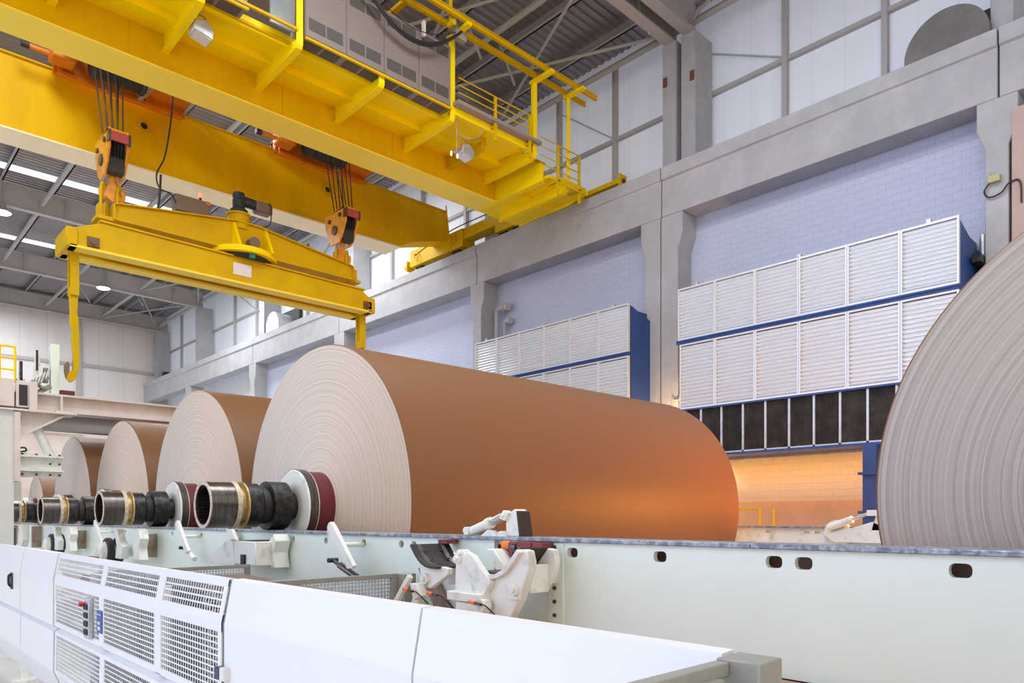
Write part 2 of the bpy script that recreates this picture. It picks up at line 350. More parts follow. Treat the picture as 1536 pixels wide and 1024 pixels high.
struct(MB().box(12.48, 13.1, 2.3, 2.72, FL, 5.9).build('concrete_pilaster', CONCP), 'pinkish concrete pilaster beside the column')
# upper columns
for (a, b) in ((2.8, 3.1), (8.28, 8.62), (8.74, 9.08), (14.4, 14.8), (21.5, 21.95), (28.3, 28.75), (35.3, 35.75), (41.3, 41.75)):
    struct(MB().box(12.95, 13.6, a, b, 7.15, 9.97).build('upper_column', CONC, bevel=.01), 'concrete roof column above the crane beam')
for (ya, z) in ((8.30, 9.05), (8.96, 9.18)):
    tag(MB().box(12.935, 12.95, ya, ya+.1, z-.1, z+.1).build('anchor_plate', mat('rust', (.16, .06, .04), .8)), 'small rusty anchor plate on the %s upper column' % ('right hand' if ya < 8.5 else 'left hand'), 'plate')
# rafters
for yy in (2.95, 8.45, 8.91, 14.6, 21.7, 28.5, 35.5, 41.5):
    q = MB(); z = lambda x: 9.97+(13-x)*.015
    hb = .12
    for (za, zb, hw) in ((0, .03, hb), (.03, .72, .015), (.72, .75, hb)):
        q.prism('y', [(-9, z(-9)+za), (13.2, z(13.2)+za), (13.2, z(13.2)+zb), (-9, z(-9)+zb)], yy-hw, yy+hw)
    for x in (11.8, 9, 6, 3, 0, -3): q.box(x-.01, x+.01, yy-hb+.01, yy+hb-.01, z(x)+.03, z(x)+.72)
    struct(q.build('roof_rafter', RAFT), 'deep grey steel roof rafter')
# purlins and struts
for i in range(13):
    x = 12.9-1.45*i; z = 10.72+(13-x)*.015
    q = MB().box(x-.02, x+.02, -3.5, 42, z, z+.2).box(x-.08, x+.02, -3.5, 42, z, z+.015)
    struct(q.build('roof_purlin', RAFTL), 'light steel roof purlin')
for i, x in enumerate((13.1, 10.4, 7.9, 5.3, 2.7, 0)):
    z = 10.25+(13-x)*.015
    q = MB().cyl((x, -3.5, z), (x, 42, z), .07, n=10)
    struct(q.build('roof_strut', RAFTL), 'round steel strut between rafters')
for (ya, yb) in ((2.95, 8.45), (8.95, 14.6), (28.5, 35.5), (35.5, 41.5)):
    for (xa, xb) in ((13, 10.4), (10.4, 7.9), (7.9, 5.3)):
        if (xa < 12 and ya > 9): continue
        for s_ in (0, 1):
            q = MB().cyl((xa, ya if s_ else yb, 10.2), (xb, yb if s_ else ya, 10.2), .035, n=8)
            struct(q.build('roof_brace', RAFTL), 'diagonal roof brace')
for (x, y) in ((12.4, 9), (10.4, 12), (11.6, 12.2), (9, 38), (11, 37), (12.4, 36.2)):
    q = MB().cyl((x, y, 9.95), (x-.5, y, 10.75), .03, n=8)
    struct(q.build('roof_hanger', RAFTL), 'short roof hanger rod')

# =================================================================== PAPER ROLLS
ZA = .110
def spool(t, x, y, far=False):
    s = -1 if not far else 1
    # x = face plane of the roll; outwards is s
    X = lambda a: x+s*a
    MB().lathe([(X(-.02), .33), (X(.17), .33)], y, ZA, 48).build('core_hub', MAROON, t)
    q = MB().lathe([(X(.17), .345), (X(.26), .345), (X(.275), .33), (X(.275), .12)], y, ZA, 48)
    fd = q.build('flange_disc', [WHITEP], t)
    MB().lathe([(X(.262), .349), (X(.18), .349), (X(.18), .345), (X(.262), .345)], y, ZA, 48, closed=True).build('flange_rim', STEEL, fd)
    MB().lathe([(X(.27), .13), (X(.40), .125)], y, ZA, 32).build('journal', DARK, t)
    MB().lathe([(X(.35), .19), (X(.365), .222), (X(.54), .222), (X(.545), .165)], y, ZA, 40).build('bearing_sleeve', DARK, t)
    MB().lathe([(X(.545), .165), (X(.62), .165)], y, ZA, 40).build('groove', RUBBER, t)
    MB().lathe([(X(.62), .185), (X(.635), .20), (X(.765), .20), (X(.77), .17)], y, ZA, 40).build('bearing_housing', DARK, t)
    br = MB().lathe([(X(.765), .2), (X(.765), .212), (X(.78), .212), (X(.78), .16)], y, ZA, 40).build('bearing_ring', BRASS, t)
    MB().lathe([(X(.78), .165), (X(.84), .165)], y, ZA, 40).build('neck', BRASS, t)
    MB().lathe([(X(.835), .18), (X(.835), .212), (X(.875), .212), (X(.875), .18)], y, ZA, 40).build('pale_collar', LIGHTRING, t)['label'] = 'pale worn collar'
    cp = MB().lathe([(X(.875), .205), (X(1.10), .205)], y, ZA, 48)
    # hollow coupling: outer shell, end lip, toothed bore
    cp = MB().lathe([(X(.875), .205), (X(1.095), .205), (X(1.10), .20), (X(1.10), .172), (X(.90), .172), (X(.90), .0)], y, ZA, 56)
    c = cp.build('gear_coupling', STEEL, t); c['label'] = 'hollow steel gear coupling'
    MB().lathe([(X(1.098), .205), (X(1.106), .203), (X(1.106), .176), (X(1.098), .172)], y, ZA, 56, closed=True).build('coupling_lip', LIGHTRING, c)
    tq = MB()
    for k in range(36):
        a = 2*PI*k/36; ca, sa = math.cos(a), math.sin(a)
        tq.cyl((X(1.085), y+.165*ca, ZA+.165*sa), (X(.91), y+.165*ca, ZA+.165*sa), .008, n=4)
    tq.lathe([(X(.93), .168), (X(.93), .0)], y, ZA, 32)
    tq.build('coupling_teeth', DARK, c)
def roll(y, r, face, label, L=5.2, x=3.5, band=False):
    t = thing('paper_roll', label, 'paper roll', (x, y, ZA), 'jumbo brown paper rolls on the rails')
    q = MB()
    n = 160
    prof = [(x, .30), (x, r-.01), (x+.01, r), (x+L-.01, r), (x+L, r-.01), (x+L, .3)]
    b0 = len(q.v)
    q.lathe(prof, y, ZA, n, closed=True)
    q.mi = [0]*len(q.mi)
    for k in range(len(prof)):
        for i in range(n): q.mi[k*n+i] = 1 if k in (1, 2, 3) else 0
    q.build('wound_paper', [face, KRAFT], t)
    spool(t, x, y)
    MB().lathe([(x+L-.02, .33), (x+L+.2, .33)], y, ZA, 32).build('core_hub', MAROON, t)
    MB().lathe([(x+L+.2, .345), (x+L+.28, .345)], y, ZA, 32).build('flange_disc', WHITEP, t)
    MB().lathe([(x+L+.28, .18), (x+L+.9, .18)], y, ZA, 32).build('journal', DARK, t)
    return t
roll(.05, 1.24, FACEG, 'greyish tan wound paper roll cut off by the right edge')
roll(6.45, 1.55, FACE, 'largest brown paper roll, nearest whole roll, glowing orange at its far end')
roll(9.72, 1.53, FACE, 'cream-faced brown paper roll directly behind the largest roll')
roll(12.95, 1.45, FACE, 'third cream-faced paper roll, just right of the steel portal beam end')
roll(16.15, 1.45, FACE, 'smaller paper roll under the dusty white portal beam')
roll(19.4, .85, FACE, 'farthest and smallest paper roll beside the white portal post')

# =================================================================== SIDE FRAME (near rail)
def rrect(yc, zc, w_, h, r=.02):
    pts = []
    for (sx, sz, a0) in ((1, 1, 0), (-1, 1, 90), (-1, -1, 180), (1, -1, 270)):
        for k in range(4):
            a = math.radians(a0+30*k); pts.append((yc+sx*(w_/2-r)+r*math.cos(a), zc+sz*(h/2-r)+r*math.sin(a)))
    return pts
def holed_plate(name, mats, parent, x0, x1, ya, yb, za, zb, holes):
    # plate in the YZ plane with rounded openings, made by filling outlines
    bm = bmesh.new()
    def loop(pts, x):
        vs_ = [bm.verts.new((x, p[0], p[1])) for p in pts]
        return [bm.edges.new((vs_[i], vs_[(i+1) % len(vs_)])) for i in range(len(vs_))]
    es = loop([(ya, za), (yb, za), (yb, zb), (ya, zb)], x0)
    for h in holes: es += loop(h, x0)
    r_ = bmesh.ops.triangle_fill(bm, use_beauty=True, use_dissolve=False, edges=es)
    fs = [f for f in bm.faces]
    ext = bmesh.ops.extrude_face_region(bm, geom=fs)
    bmesh.ops.translate(bm, verts=[v for v in ext['geom'] if isinstance(v, bmesh.types.BMVert)], vec=(x1-x0, 0, 0))
    bmesh.ops.recalc_face_normals(bm, faces=bm.faces)
    org = Vector(parent['_org']) if parent is not None else Vector((0, 0, 0))
    bmesh.ops.translate(bm, verts=bm.verts, vec=-org)
    me = bpy.data.meshes.new(name); bm.to_mesh(me); bm.free()
    me.materials.append(mats); o = bpy.data.objects.new(name, me); C.objects.link(o); o['_org'] = tuple(org)
    if parent is not None: o.parent = parent
    return o
sf = thing('side_frame', 'long pale green-white machine side frame carrying the worn steel rail', 'machine frame', (2.95, 4, -.9))
holes = [rrect(yc, -.187, w_, .05) for (yc, w_) in ((6.09, .05), (5.90, .05), (5.34, .055), (4.77, .055), (4.28, .055), (4.13, .055))]
holes += [rrect(yc, -.19, .075, .052) for yc in (2.66, 2.09, 1.505, 1.375, .80, .2)]
holed_plate('side_plate', FRAMEW, sf, 2.96, 2.99, -3.5, 2.74, -.68, -.135, [h for h in holes if h[0][0] < 2.73])
holed_plate('side_plate', FRAMEW, sf, 2.965, 2.995, 3.3, 6.0, -.68, -.135, [h for h in holes if 3.3 < h[0][0] < 5.99])
holed_plate('side_plate', FRAMEW, sf, 2.96, 2.99, 6.005, 26, -.68, -.135, [h for h in holes if h[0][0] > 6.01]+[rrect(8.0+k*.9, -.185, .05, .04, .012) for k in range(13)])
MB().box(2.99, 3.02, 2.74, 3.3, -.68, -.42).build('side_plate', FRAMEW, sf)
for k, (a, b) in enumerate(((-3.5, 1.6), (1.603, 4.3), (4.303, 8.2), (8.203, 14), (14.003, 26))):
    MB().box(2.93, 3.16, a, b, -.135, -.113).build('rail', RAIL, sf, bevel=.004)
q = MB().box(2.95, 2.962, 2.72, 2.80, -.68, -.138).box(2.96, 3.0, 2.80, 2.84, -.68, -.14)
q.build('splice_strip', FRAMEW, sf, bevel=.003)
for k in range(7):
    MB().cyl((2.95, 2.78, -.165-.075*k), (2.94, 2.78, -.165-.075*k), .011, n=8).build('bolt', DOT, sf)
for (ya, yb, za) in ((2.88, 3.06, -.215), (2.79, 2.87, -.20), (3.63, 3.72, -.165)): MB().box(2.86, 2.95, ya, yb, za, -.14).build('red_packing', REDB, sf)['label'] = 'dark red packing block'
MB().box(3.0, 3.09, -3.4, 26, -.16, -.136).build('rail_stiffener', WHITEP, sf)
MB().box(3.02, 3.10, -3.4, 26, -.9, -.72).build('frame_foot', WHITEP, sf)
MB().box(3.10, 3.17, -3.4, 26, -.9, -.17).build('hole_shade_plate', mat('shaded_brown_steel', (.40, .26, .20), .6), sf)  # added plate; stands in for the shade seen through the frame holes
# far side frame
ff = thing('side_frame', 'far machine side frame seen beyond the largest roll, below the orange wall', 'machine frame', (9.1, 4, -.9))
holed_plate('side_plate', WHITEP, ff, 9.08, 9.11, -3.5, 26, -.9, -.132, [rrect(yc, -.185, .09, .035, .01) for yc in (4.71, 4.19, 4.05, 6.5, 5.6, 2.6)])
MB().box(9.05, 9.28, -3.5, 26, -.132, -.112).build('rail', RAIL, ff)
MB().lathe([(9.04, .16), (9.085, .16)], 3.78, -.19, 32).lathe([(9.02, .05), (9.05, .05)], 3.72, -.2, 20).build('pivot_boss', WHITEP, ff)
MB().prism('x', [(3.95, -.2), (3.6, -.13), (3.35, -.05), (3.25, -.1), (3.25, -.3), (3.8, -.3)], 9.0, 9.05).build('cradle_plate', WHITEP, ff)
t = thing('stop_cylinder', 'sprung stop cylinder on the far frame beside the tan roll', 'cylinder', (9.0, 3.5, -.1), 'sprung stop cylinders')
MB().cyl((9.0, 3.86, -.12), (9.0, 3.58, -.02), .045).build('cylinder_body', WHITEP, t)
MB().cyl((9.0, 3.58, -.02), (9.0, 3.4, .045), .02).build('piston_rod', GALV, t)
MB().box(8.96, 9.04, 3.28, 3.40, .02, .09).build('rod_head', WHITEP, t)
MB().prism('x', [(3.36, -.15), (3.30, .06), (3.15, .06), (3.1, -.15)], 9.0, 9.1).build('stop_block', WHITEP, t)

# near cradle station (empty place between rolls)
t = thing('stop_cylinder', 'white sprung stop cylinder and wedge block on the near rail', 'cylinder', (3.0, 3.4, -.1), 'sprung stop cylinders')
MB().cyl((3.0, 3.62, -.083), (3.0, 3.56, -.083), .022).box(2.97, 3.03, 3.555, 3.6, -.112, -.06).build('end_lug', WHITEP, t, bevel=.004)
MB().cyl((3.0, 3.54, -.083), (3.0, 3.385, -.035), .030).cyl((3.0, 3.40, -.04), (3.0, 3.365, -.03), .036).build('cylinder_body', WHITEP, t)
MB().cyl((3.0, 3.38, -.035), (3.0, 3.24, .015), .012).build('piston_rod', GALV, t)
sp = []
for k in range(90):
    a = k/90; c0 = Vector((3.0, 3.365, -.03))+(Vector((3.0, 3.26, .007))-Vector((3.0, 3.365, -.03)))*a
    sp.append((c0.x+.022*math.cos(a*14*PI), c0.y+.022*math.sin(a*14*PI)*.35, c0.z+.022*math.sin(a*14*PI)*.93))
MB().tube(sp, .0035, 6).build('spring', GALV, t)
MB().prism('x', [(3.275, -.005), (3.235, .045), (3.19, .03), (3.22, -.02)], 2.975, 3.025).cyl((2.965, 3.235, .012), (3.035, 3.235, .012), .014).build('rod_head', WHITEP, t, bevel=.004)
MB().prism('x', [(3.233, -.113), (3.237, -.036), (3.21, .025), (3.159, .053), (3.14, .04), (3.115, -.113)], 3.0, 3.09).build('stop_block', WHITEP, t, bevel=.005)
MB().prism('x', [(3.139, .04), (3.125, .035), (3.098, -.113), (3.114, -.113)], 2.995, 3.095).build('rubber_face', RUBBER, t)['label'] = 'black rubber face'
MB().prism('x', [(3.42, -.113), (3.36, -.075), (3.32, -.08), (3.28, -.113)], 2.96, 3.0).prism('x', [(3.27, -.113), (3.26, -.085), (3.235, -.08), (3.215, -.113)], 2.96, 3.0).build('base_lug', WHITEP, t)

cr = thing('roll_cradle', 'white curved cradle arm with bare metal lip, right of the empty roll station', 'cradle arm', (2.7, 2.85, -.5))
sarc = [(3.02, -.301), (2.985, -.307), (2.955, -.308), (2.903, -.302), (2.852, -.279), (2.82, -.257), (2.796, -.232), (2.756, -.19), (2.734, -.165)]
q = MB().prism('x', sarc+[(2.689, -.172), (2.672, -.229), (2.68, -.28), (2.703, -.325), (2.747, -.43), (2.846, -.575), (3.041, -.575), (2.97, -.47), (3.041, -.389), (2.985, -.349)], 2.64, 2.70)
q.build('arm_plate', WHITEP, cr, bevel=.004)
q = MB().prism('x', sarc+[(2.689, -.172), (2.672, -.229), (2.68, -.28), (2.703, -.325), (2.76, -.40), (2.95, -.37)], 2.84, 2.88).box(2.70, 2.84, 2.72, 2.80, -.40, -.25).box(2.70, 2.84, 2.80, 2.93, -.38, -.33)
q.build('arm_plate', WHITEP, cr, bevel=.004)
pts = list(sarc)
MB().sheet(pts, .024, 2.61, 2.645).build('saddle_lip', mat('white_worn_lip', (.85, .85, .82), .4, dirt=(.5, .48, .45), dirt_amt=.6, scale=12), cr)
MB().sheet([(a, b+.001) for a, b in sarc], -.010, 2.645, 2.88).build('saddle_pad', PADM, cr)['label'] = 'dark curved saddle pad'
b_ = MB().cyl((2.62, 2.775, -.375), (2.64, 2.775, -.375), .035, n=24).cyl((2.605, 2.775, -.375), (2.62, 2.775, -.375), .02)
b_.build('pivot_cap', WHITEP, cr)
MB().box(2.615, 2.64, 2.73, 2.80, -.425, -.41).build('pin_keeper', WHITEP, cr)
MB().box(2.88, 2.95, 2.76, 2.92, -.36, -.25).build('mount', WHITEP, cr)

cl = thing('roll_cradle', 'white cradle arm with black bolted saddle pad, left of the empty roll station', 'cradle arm', (2.7, 3.6, -.5))
la = [(3.712, -.165), (3.69, -.19), (3.667, -.217), (3.635, -.247), (3.6, -.27), (3.56, -.286), (3.52, -.292), (3.455, -.293)]
MB().sheet(la, .012, 2.64, 2.94).build('saddle_pad', PADM, cl)['label'] = 'black curved saddle pad'
for (yy, zz, x) in ((3.665, -.203, 2.72), (3.60, -.256, 2.72), (3.52, -.28, 2.72), (3.665, -.203, 2.85), (3.60, -.256, 2.85), (3.52, -.28, 2.85)):
    MB().cyl((x, yy, zz-.004), (x, yy, zz+.006), .010, n=10).build('pad_bolt', DOT, cl)
MB().prism('x', la+[(3.39, -.30), (3.393, -.335), (3.433, -.36), (3.50, -.395), (3.567, -.43), (3.647, -.424), (3.70, -.55), (3.78, -.55), (3.661, -.353), (3.69, -.26)], 2.68, 2.72).build('arm_plate', WHITEP, cl, bevel=.004)
MB().prism('x', la+[(3.39, -.30), (3.45, -.40), (3.62, -.42), (3.67, -.3)], 2.86, 2.90).build('arm_plate', WHITEP, cl, bevel=.004)
MB().cyl((2.655, 3.60, -.37), (2.68, 3.60, -.37), .034, n=24).cyl((2.64, 3.60, -.37), (2.655, 3.60, -.37), .018).build('pivot_cap', WHITEP, cl)
MB().prism('x', [(3.665, -.40), (3.60, -.40), (3.56, -.47), (3.63, -.50)], 2.60, 2.66).build('lever', WHITEP, cl, bevel=.003)
MB().bar((2.63, 3.70, -.36), (2.63, 3.85, -.53), .03).build('lever_rod', WHITEP, cl)

fk = thing('roll_fork', 'upright white fork bracket with diamond blade between the two cradle arms', 'bracket', (2.7, 3.2, -.6))
MB().prism('x', [(3.281, -.474), (3.269, -.196), (3.255, -.183), (3.204, -.18), (3.164, -.229), (3.14, -.33), (3.13, -.396), (3.125, -.476)], 2.64, 2.69).build('fork_plate', WHITEP, fk, bevel=.005)
MB().prism('x', [(3.17, -.18), (3.10, -.18), (3.03, -.25), (2.98, -.31), (3.02, -.36), (3.10, -.28)], 2.78, 2.88).build('fork_plate', WHITEP, fk, bevel=.005)
MB().prism('x', [(3.13, -.19), (3.076, -.209), (3.027, -.257), (2.925, -.346), (2.989, -.43), (3.038, -.415), (3.08, -.36), (3.12, -.30)], 2.60, 2.64).build('blade', WHITEP, fk, bevel=.004)
MB().box(2.56, 2.72, 2.973, 3.253, -.462, -.412).build('clamp_box', WHITEP, fk, bevel=.005)
MB().cyl((2.625, 3.245, -.235), (2.645, 3.245, -.235), .028, n=20).cyl((2.61, 3.245, -.235), (2.625, 3.245, -.235), .015).box(2.628, 2.642, 3.215, 3.275, -.21, -.198).build('pivot_cap', WHITEP, fk)
MB().prism('x', [(3.172, -.468), (3.0, -.467), (2.973, -.437), (2.941, -.441), (2.93, -.482), (2.983, -.56), (3.172, -.56)], 2.56, 2.62).build('lower_lug', WHITEP, fk, bevel=.004)
MB().box(2.66, 2.80, 3.0, 3.25, -.68, -.46).build('pedestal', WHITEP, fk)
MB().prism('x', [(3.9, -.30), (3.62, -.68), (3.75, -.68), (3.99, -.34)], 2.90, 2.94).build('brace', mat('rusty_brown', (.34, .26, .21), .7, dirt=(.15, .08, .05), dirt_amt=.9, scale=8), fk)['label'] = 'rusty brown brace'
# sensors with orange plugs and cable
for (x, y, z, wh) in ((2.55, 3.66, -.43, 'beside the left cradle arm'), (2.55, 3.42, -.435, 'between the left cradle arm and the fork'), (2.53, 3.02, -.452, 'on the lug below the diamond blade')):
    t = thing('cable_sensor', 'small sensor with orange plug %s' % wh, 'sensor', (x, y, z), 'orange plug sensors')
    MB().cyl((x, y, z), (x, y-.05, z-.004), .010, n=10).build('plug', mat('orange_plug', (.8, .2, .02), .4), t)
    MB().cyl((x, y-.05, z-.004), (x, y-.10, z-.008), .008, n=10).build('sensor_body', STEEL, t)
    MB().tube([(x, y-.1, z-.008), (x, y-.13, z-.01), (x+.02, y-.16, z-.04), (x+.06, y-.17, z-.08)], .004, 6).build('cable', CABLE, t)
t = thing('rotary_coupling', 'small orange and steel coupling under the rail above the fork', 'coupling', (2.9, 3.05, -.17))
MB().cyl((2.88, 3.12, -.16), (2.88, 3.06, -.16), .025).build('orange_cap', mat('orange_plug', (.8, .2, .02)), t)
MB().cyl((2.88, 3.06, -.165), (2.88, 2.96, -.175), .022).cyl((2.88, 3.03, -.17), (2.88, 3.0, -.17), .032).build('coupling_body', STEEL, t)
MB().box(2.86, 2.90, 2.95, 3.03, -.25, -.20).build('steel_block', GALV, t)

# stop arms and dampers along the frame
def stop_arm(dy, label):
    t = thing('roll_stopper', label, 'stop arm', (2.8, 4.7+dy, -.3), 'cranked roll stop arms')
    P_ = [(4.94, -.07), (4.92, -.04), (4.89, -.03), (4.85, -.06), (4.57, -.345), (4.585, -.365), (4.655, -.37), (4.75, -.26), (4.83, -.19), (4.93, -.14)]
    MB().prism('x', [(a+dy, b) for a, b in P_], 2.75, 2.785).build('arm', WHITEP, t, bevel=.004)
    MB().cyl((2.785, 4.77+dy, -.20), (2.96, 4.77+dy, -.20), .018).build('pivot_pin', WHITEP, t)
    return t
stop_arm(0, 'white slanted stop arm standing up in front of the largest roll')
stop_arm(3.25, 'white stop arm at the second roll, right of its maroon hub')
stop_arm(6.5, 'white stop arm at the third roll, left of its coupling')
stop_arm(2.2, 'tip of white stop arm just left of the largest roll hub').location.x += .12
for (dy, lb) in ((0, 'grey steel damper below the nearest stop arm'), (3.15, 'cream damper below the stop arm of the second roll')):
    t = thing('damper', lb, 'damper', (2.8, 4.8+dy, -.36), 'hydraulic dampers')
    m_ = STEEL if dy == 0 else WHITEP
    MB().cyl((2.8, 4.93+dy, -.325), (2.8, 4.82+dy, -.36), .014).build('rod', STEEL, t)
    MB().cyl((2.8, 4.83+dy, -.355), (2.8, 4.60+dy, -.43), .026).build('body', m_, t)
    MB().cyl((2.76, 4.94+dy, -.322), (2.84, 4.94+dy, -.322), .018).build('eye', DARK, t)
# clamp boxes
def clamp(dy, label):
    t = thing('clamp_box', label, 'clamp', (2.7, 6.4+dy, -.4), 'roll clamp boxes')
    MB().prism('x', [(6.98, -.43), (6.96, -.34), (6.82, -.29), (6.73, -.26), (6.60, -.21), (6.52, -.195), (6.46, -.215), (6.40, -.43)], 2.66, 2.72).build('side_cheek', WHITEP, t, bevel=.004).location.y += dy
    for o in t.children: pass
    MB().box(2.66, 2.95, 5.98+dy, 6.42+dy, -.41, -.205).build('housing', WHITEP, t, bevel=.006)
    MB().box(2.64, 2.67, 6.17+dy, 6.24+dy, -.41, -.32).build('slot', DARK, t)
    MB().box(2.68, 2.94, 6.02+dy, 6.38+dy, -.204, -.2).build('dark_top', RUBBER, t)
    MB().prism('x', [(6.02+dy, -.2), (5.94+dy, -.14), (5.90+dy, -.2), (5.95+dy, -.3), (5.92+dy, -.43), (6.02+dy, -.43)], 2.80, 2.94).build('jaw', WHITEP, t, bevel=.004)
    return t
clamp(0, 'white clamp box with dark top under the largest roll coupling')
for (dy, lb) in ((3.3, 'dirty white clamp bracket right of the nearer pair of black wheels'), (6.6, 'dirty white clamp bracket right of the farther pair of black wheels')):
    t = thing('clamp_bracket', lb, 'bracket', (2.75, 6.2+dy, -.4), 'worn clamp brackets')
    MB().prism('x', [(6.05+dy, -.13), (5.95+dy, -.15), (5.90+dy, -.25), (5.97+dy, -.36), (5.92+dy, -.5), (6.15+dy, -.5), (6.2+dy, -.3), (6.35+dy, -.2), (6.2+dy, -.2)], 2.70, 2.80).build('jaw', WHITEP, t, bevel=.004)
    MB().prism('x', [(6.65+dy, -.14), (6.5+dy, -.15), (6.45+dy, -.27), (6.3+dy, -.35), (6.35+dy, -.5), (6.6+dy, -.5), (6.55+dy, -.35)], 2.62, 2.70).build('arm', WHITEP, t, bevel=.004)
    MB().box(2.80, 2.95, 6.12+dy, 6.18+dy, -.48, -.2).build('stained_block', mat('rusty_brown', (.34, .26, .21), .7, dirt=(.15, .08, .05), dirt_amt=.9, scale=8), t)
# pairs of black wheels on pale bracket
for (yy, lb) in ((10.2, 'pair of black wheels in front of the frame by the third roll'), (13.3, 'pair of black wheels in front of the frame by the fourth roll')):
    t = thing('guide_wheels', lb, 'wheel', (2.8, yy, -.45), 'paired black guide wheels')
    for (xa, xb) in ((2.58, 2.66), (2.69, 2.77)):
        MB().lathe([(xa, .10), (xa, .15), (xa+.015, .165), (xb-.015, .165), (xb, .15), (xb, .10)], yy, -.42, 40).build('wheel', RUBBER, t)
    MB().lathe([(2.50, .05), (2.53, .10), (2.585, .12)], yy, -.42, 36).lathe([(2.60, .08), (2.9, .08)], yy, -.42, 20).build('hub_cap', WHITEP, t)
    MB().prism('x', [(yy+.12, -.33), (yy+.42, -.56), (yy+.42, -.68), (yy+.05, -.68)], 2.54, 2.57).build('wheel_bracket', WHITEP, t)
    MB().box(2.45, 2.56, yy+.05, yy+.45, -.56, -.5).build('red_cover', REDB, t)
# extra pale machinery further left behind the guards
for (yy, lb) in ((16.3, 'dirty white bracket cluster on the frame under the fourth roll'), (18.6, 'dirty white bracket cluster by the white portal post')):
    t = thing('clamp_bracket', lb, 'bracket', (2.75, yy, -.4), 'worn clamp brackets')
    MB().prism('x', [(yy, -.14), (yy-.3, -.14), (yy-.35, -.4), (yy-.1, -.6), (yy+.2, -.6), (yy+.1, -.3)], 2.68, 2.78).build('jaw', WHITEP, t)
    MB().box(2.80, 2.94, yy-.5, yy-.42, -.55, -.16).build('stained_block', mat('rusty_brown', (.34, .26, .21), .7, dirt=(.15, .08, .05), dirt_amt=.9, scale=8), t)
    MB().cyl((2.66, yy+.4, -.2), (2.66, yy+.4, -.55), .035).build('cylinder', STEEL, t)

# =================================================================== GUARDS
GP = [(1.54, -.318), (1.50, -.314), (1.46, -.53), (1.46, -.93)]           # upper profile in XZ
GQ = [(1.46, -.93), (1.505, -.955), (1.465, -.985), (1.46, -1.33), (1.56, -1.58)]
def guard_plain(y0, y1, label, name='machine_guard'):
    t = thing(name, label, 'machine guard', (1.5, (y0+y1)/2, -1.58), 'white machine guard panels')
    MB().sheet(GP, -.012, y0+.006, y1-.006, 'y').build('upper_panel', GUARDW, t)
    MB().sheet(GQ, -.012, y0+.006, y1-.006, 'y').build('lower_panel', GUARDW, t)
    return t
def seam(y, w_=.012, label=''):
    s_ = MB().sheet([(p[0]+.004, p[1]-.002) for p in GP+GQ[1:]], -.006, y-w_, y+w_, 'y')
    return s_
def grid(q, y0, y1, P0, P1, nc, nr, fy=.80, fz=.74):
    # slotted sheet between two profile points (x,z): bars of a regular grid
    dy = (y1-y0)/nc; ux, uz = P1[0]-P0[0], P1[1]-P0[1]
    def pt(v): return (P0[0]+ux*v, P0[1]+uz*v)
    def quad(ya, yb, va, vb):
        a, b = pt(va), pt(vb); q.prism('y', [a, b, (b[0]+.0015, b[1]), (a[0]+.0015, a[1])], ya, yb)
    bh = (1-fz)/nr
    quad(y0, y1, 0, bh/2)
    for r_ in range(nr):
        v0 = (r_)/nr+bh/2; v1 = (r_+1)/nr-bh/2
        for c_ in range(nc+1):
            ya = y0+dy*c_-dy*(1-fy)/2; yb = ya+dy*(1-fy)
            quad(max(ya, y0), min(yb, y1), v0, v1)
        quad(y0, y1, v1, min(1, v1+bh))
def guard_perf(bounds, label):
    y0, y1 = bounds[0], bounds[-1]
    t = thing('perforated_guard', label, 'machine guard', (1.5, (y0+y1)/2, -1.58), 'white machine guard panels')
    up = MB(); lo = MB()
    def P(a, b, f): return (a[0]+(b[0]-a[0])*f, a[1]+(b[1]-a[1])*f)
    m_ = .055
    for i in range(len(bounds)-1):
        a, b = bounds[i]+m_, bounds[i+1]-m_; nc = max(8, int(round((b-a)/.036)))
        g0, g1 = P(GP[1], GP[2], .16), P(GP[1], GP[2], .82)
        grid(up, a, b, g0, g1, nc, 4)
        grid(up, a, b, (1.46, -.575), (1.46, -.895), nc, 10)
        grid(lo, a, b, (1.464, -1.01), (1.461, -1.31), nc, 9)
    # solid borders
    for i in range(len(bounds)):
        a = max(y0+.006, bounds[i]-m_); b = min(y1-.006, bounds[i]+m_)
        up.sheet(GP[1:], -.006, a, b, 'y'); lo.sheet(GQ, -.006, a, b, 'y')
    A, B = y0+.006, y1-.006
    up.sheet([GP[0], GP[1], P(GP[1], GP[2], .16)], -.006, A, B, 'y'); up.sheet([P(GP[1], GP[2], .82), GP[2], (1.46, -.575)], -.006, A, B, 'y')
    up.sheet([(1.46, -.895), (1.46, -.93)], -.006, A, B, 'y')
    lo.sheet([GQ[0], GQ[1], GQ[2], (1.464, -1.01)], -.006, A, B, 'y'); lo.sheet([(1.461, -1.31), GQ[3], GQ[4]], -.006, A, B, 'y')
    up.build('upper_panel', GUARDW, t); lo.build('lower_panel', GUARDW, t)
    return t
ga = guard_plain(-.2+1.076, 2.026, 'plain white guard panel nearest the camera, ending at the grey frame')
gb = guard_plain(2.026, 3.62, 'plain white guard panel right of the perforated guard with the small switch box')
guard_perf([3.66, 4.63, 5.84, 7.30], 'white perforated guard of three slotted fields with control box behind')
guard_plain(7.32, 8.75, 'plain white guard panel left of the slotted guard')
p = guard_plain(8.77, 10.1, 'plain white guard panel with the small black latch handle')
guard_perf([10.12, 11.5, 12.9], 'white perforated guard cut by the left edge of the photo')
for (gg, yy) in ((ga, 2.026), (gb, 3.64)): seam(yy, .010).build('seam_strip', mat('grey_seam', (.22, .23, .27), .5), gg)['label'] = 'grey joint strip'
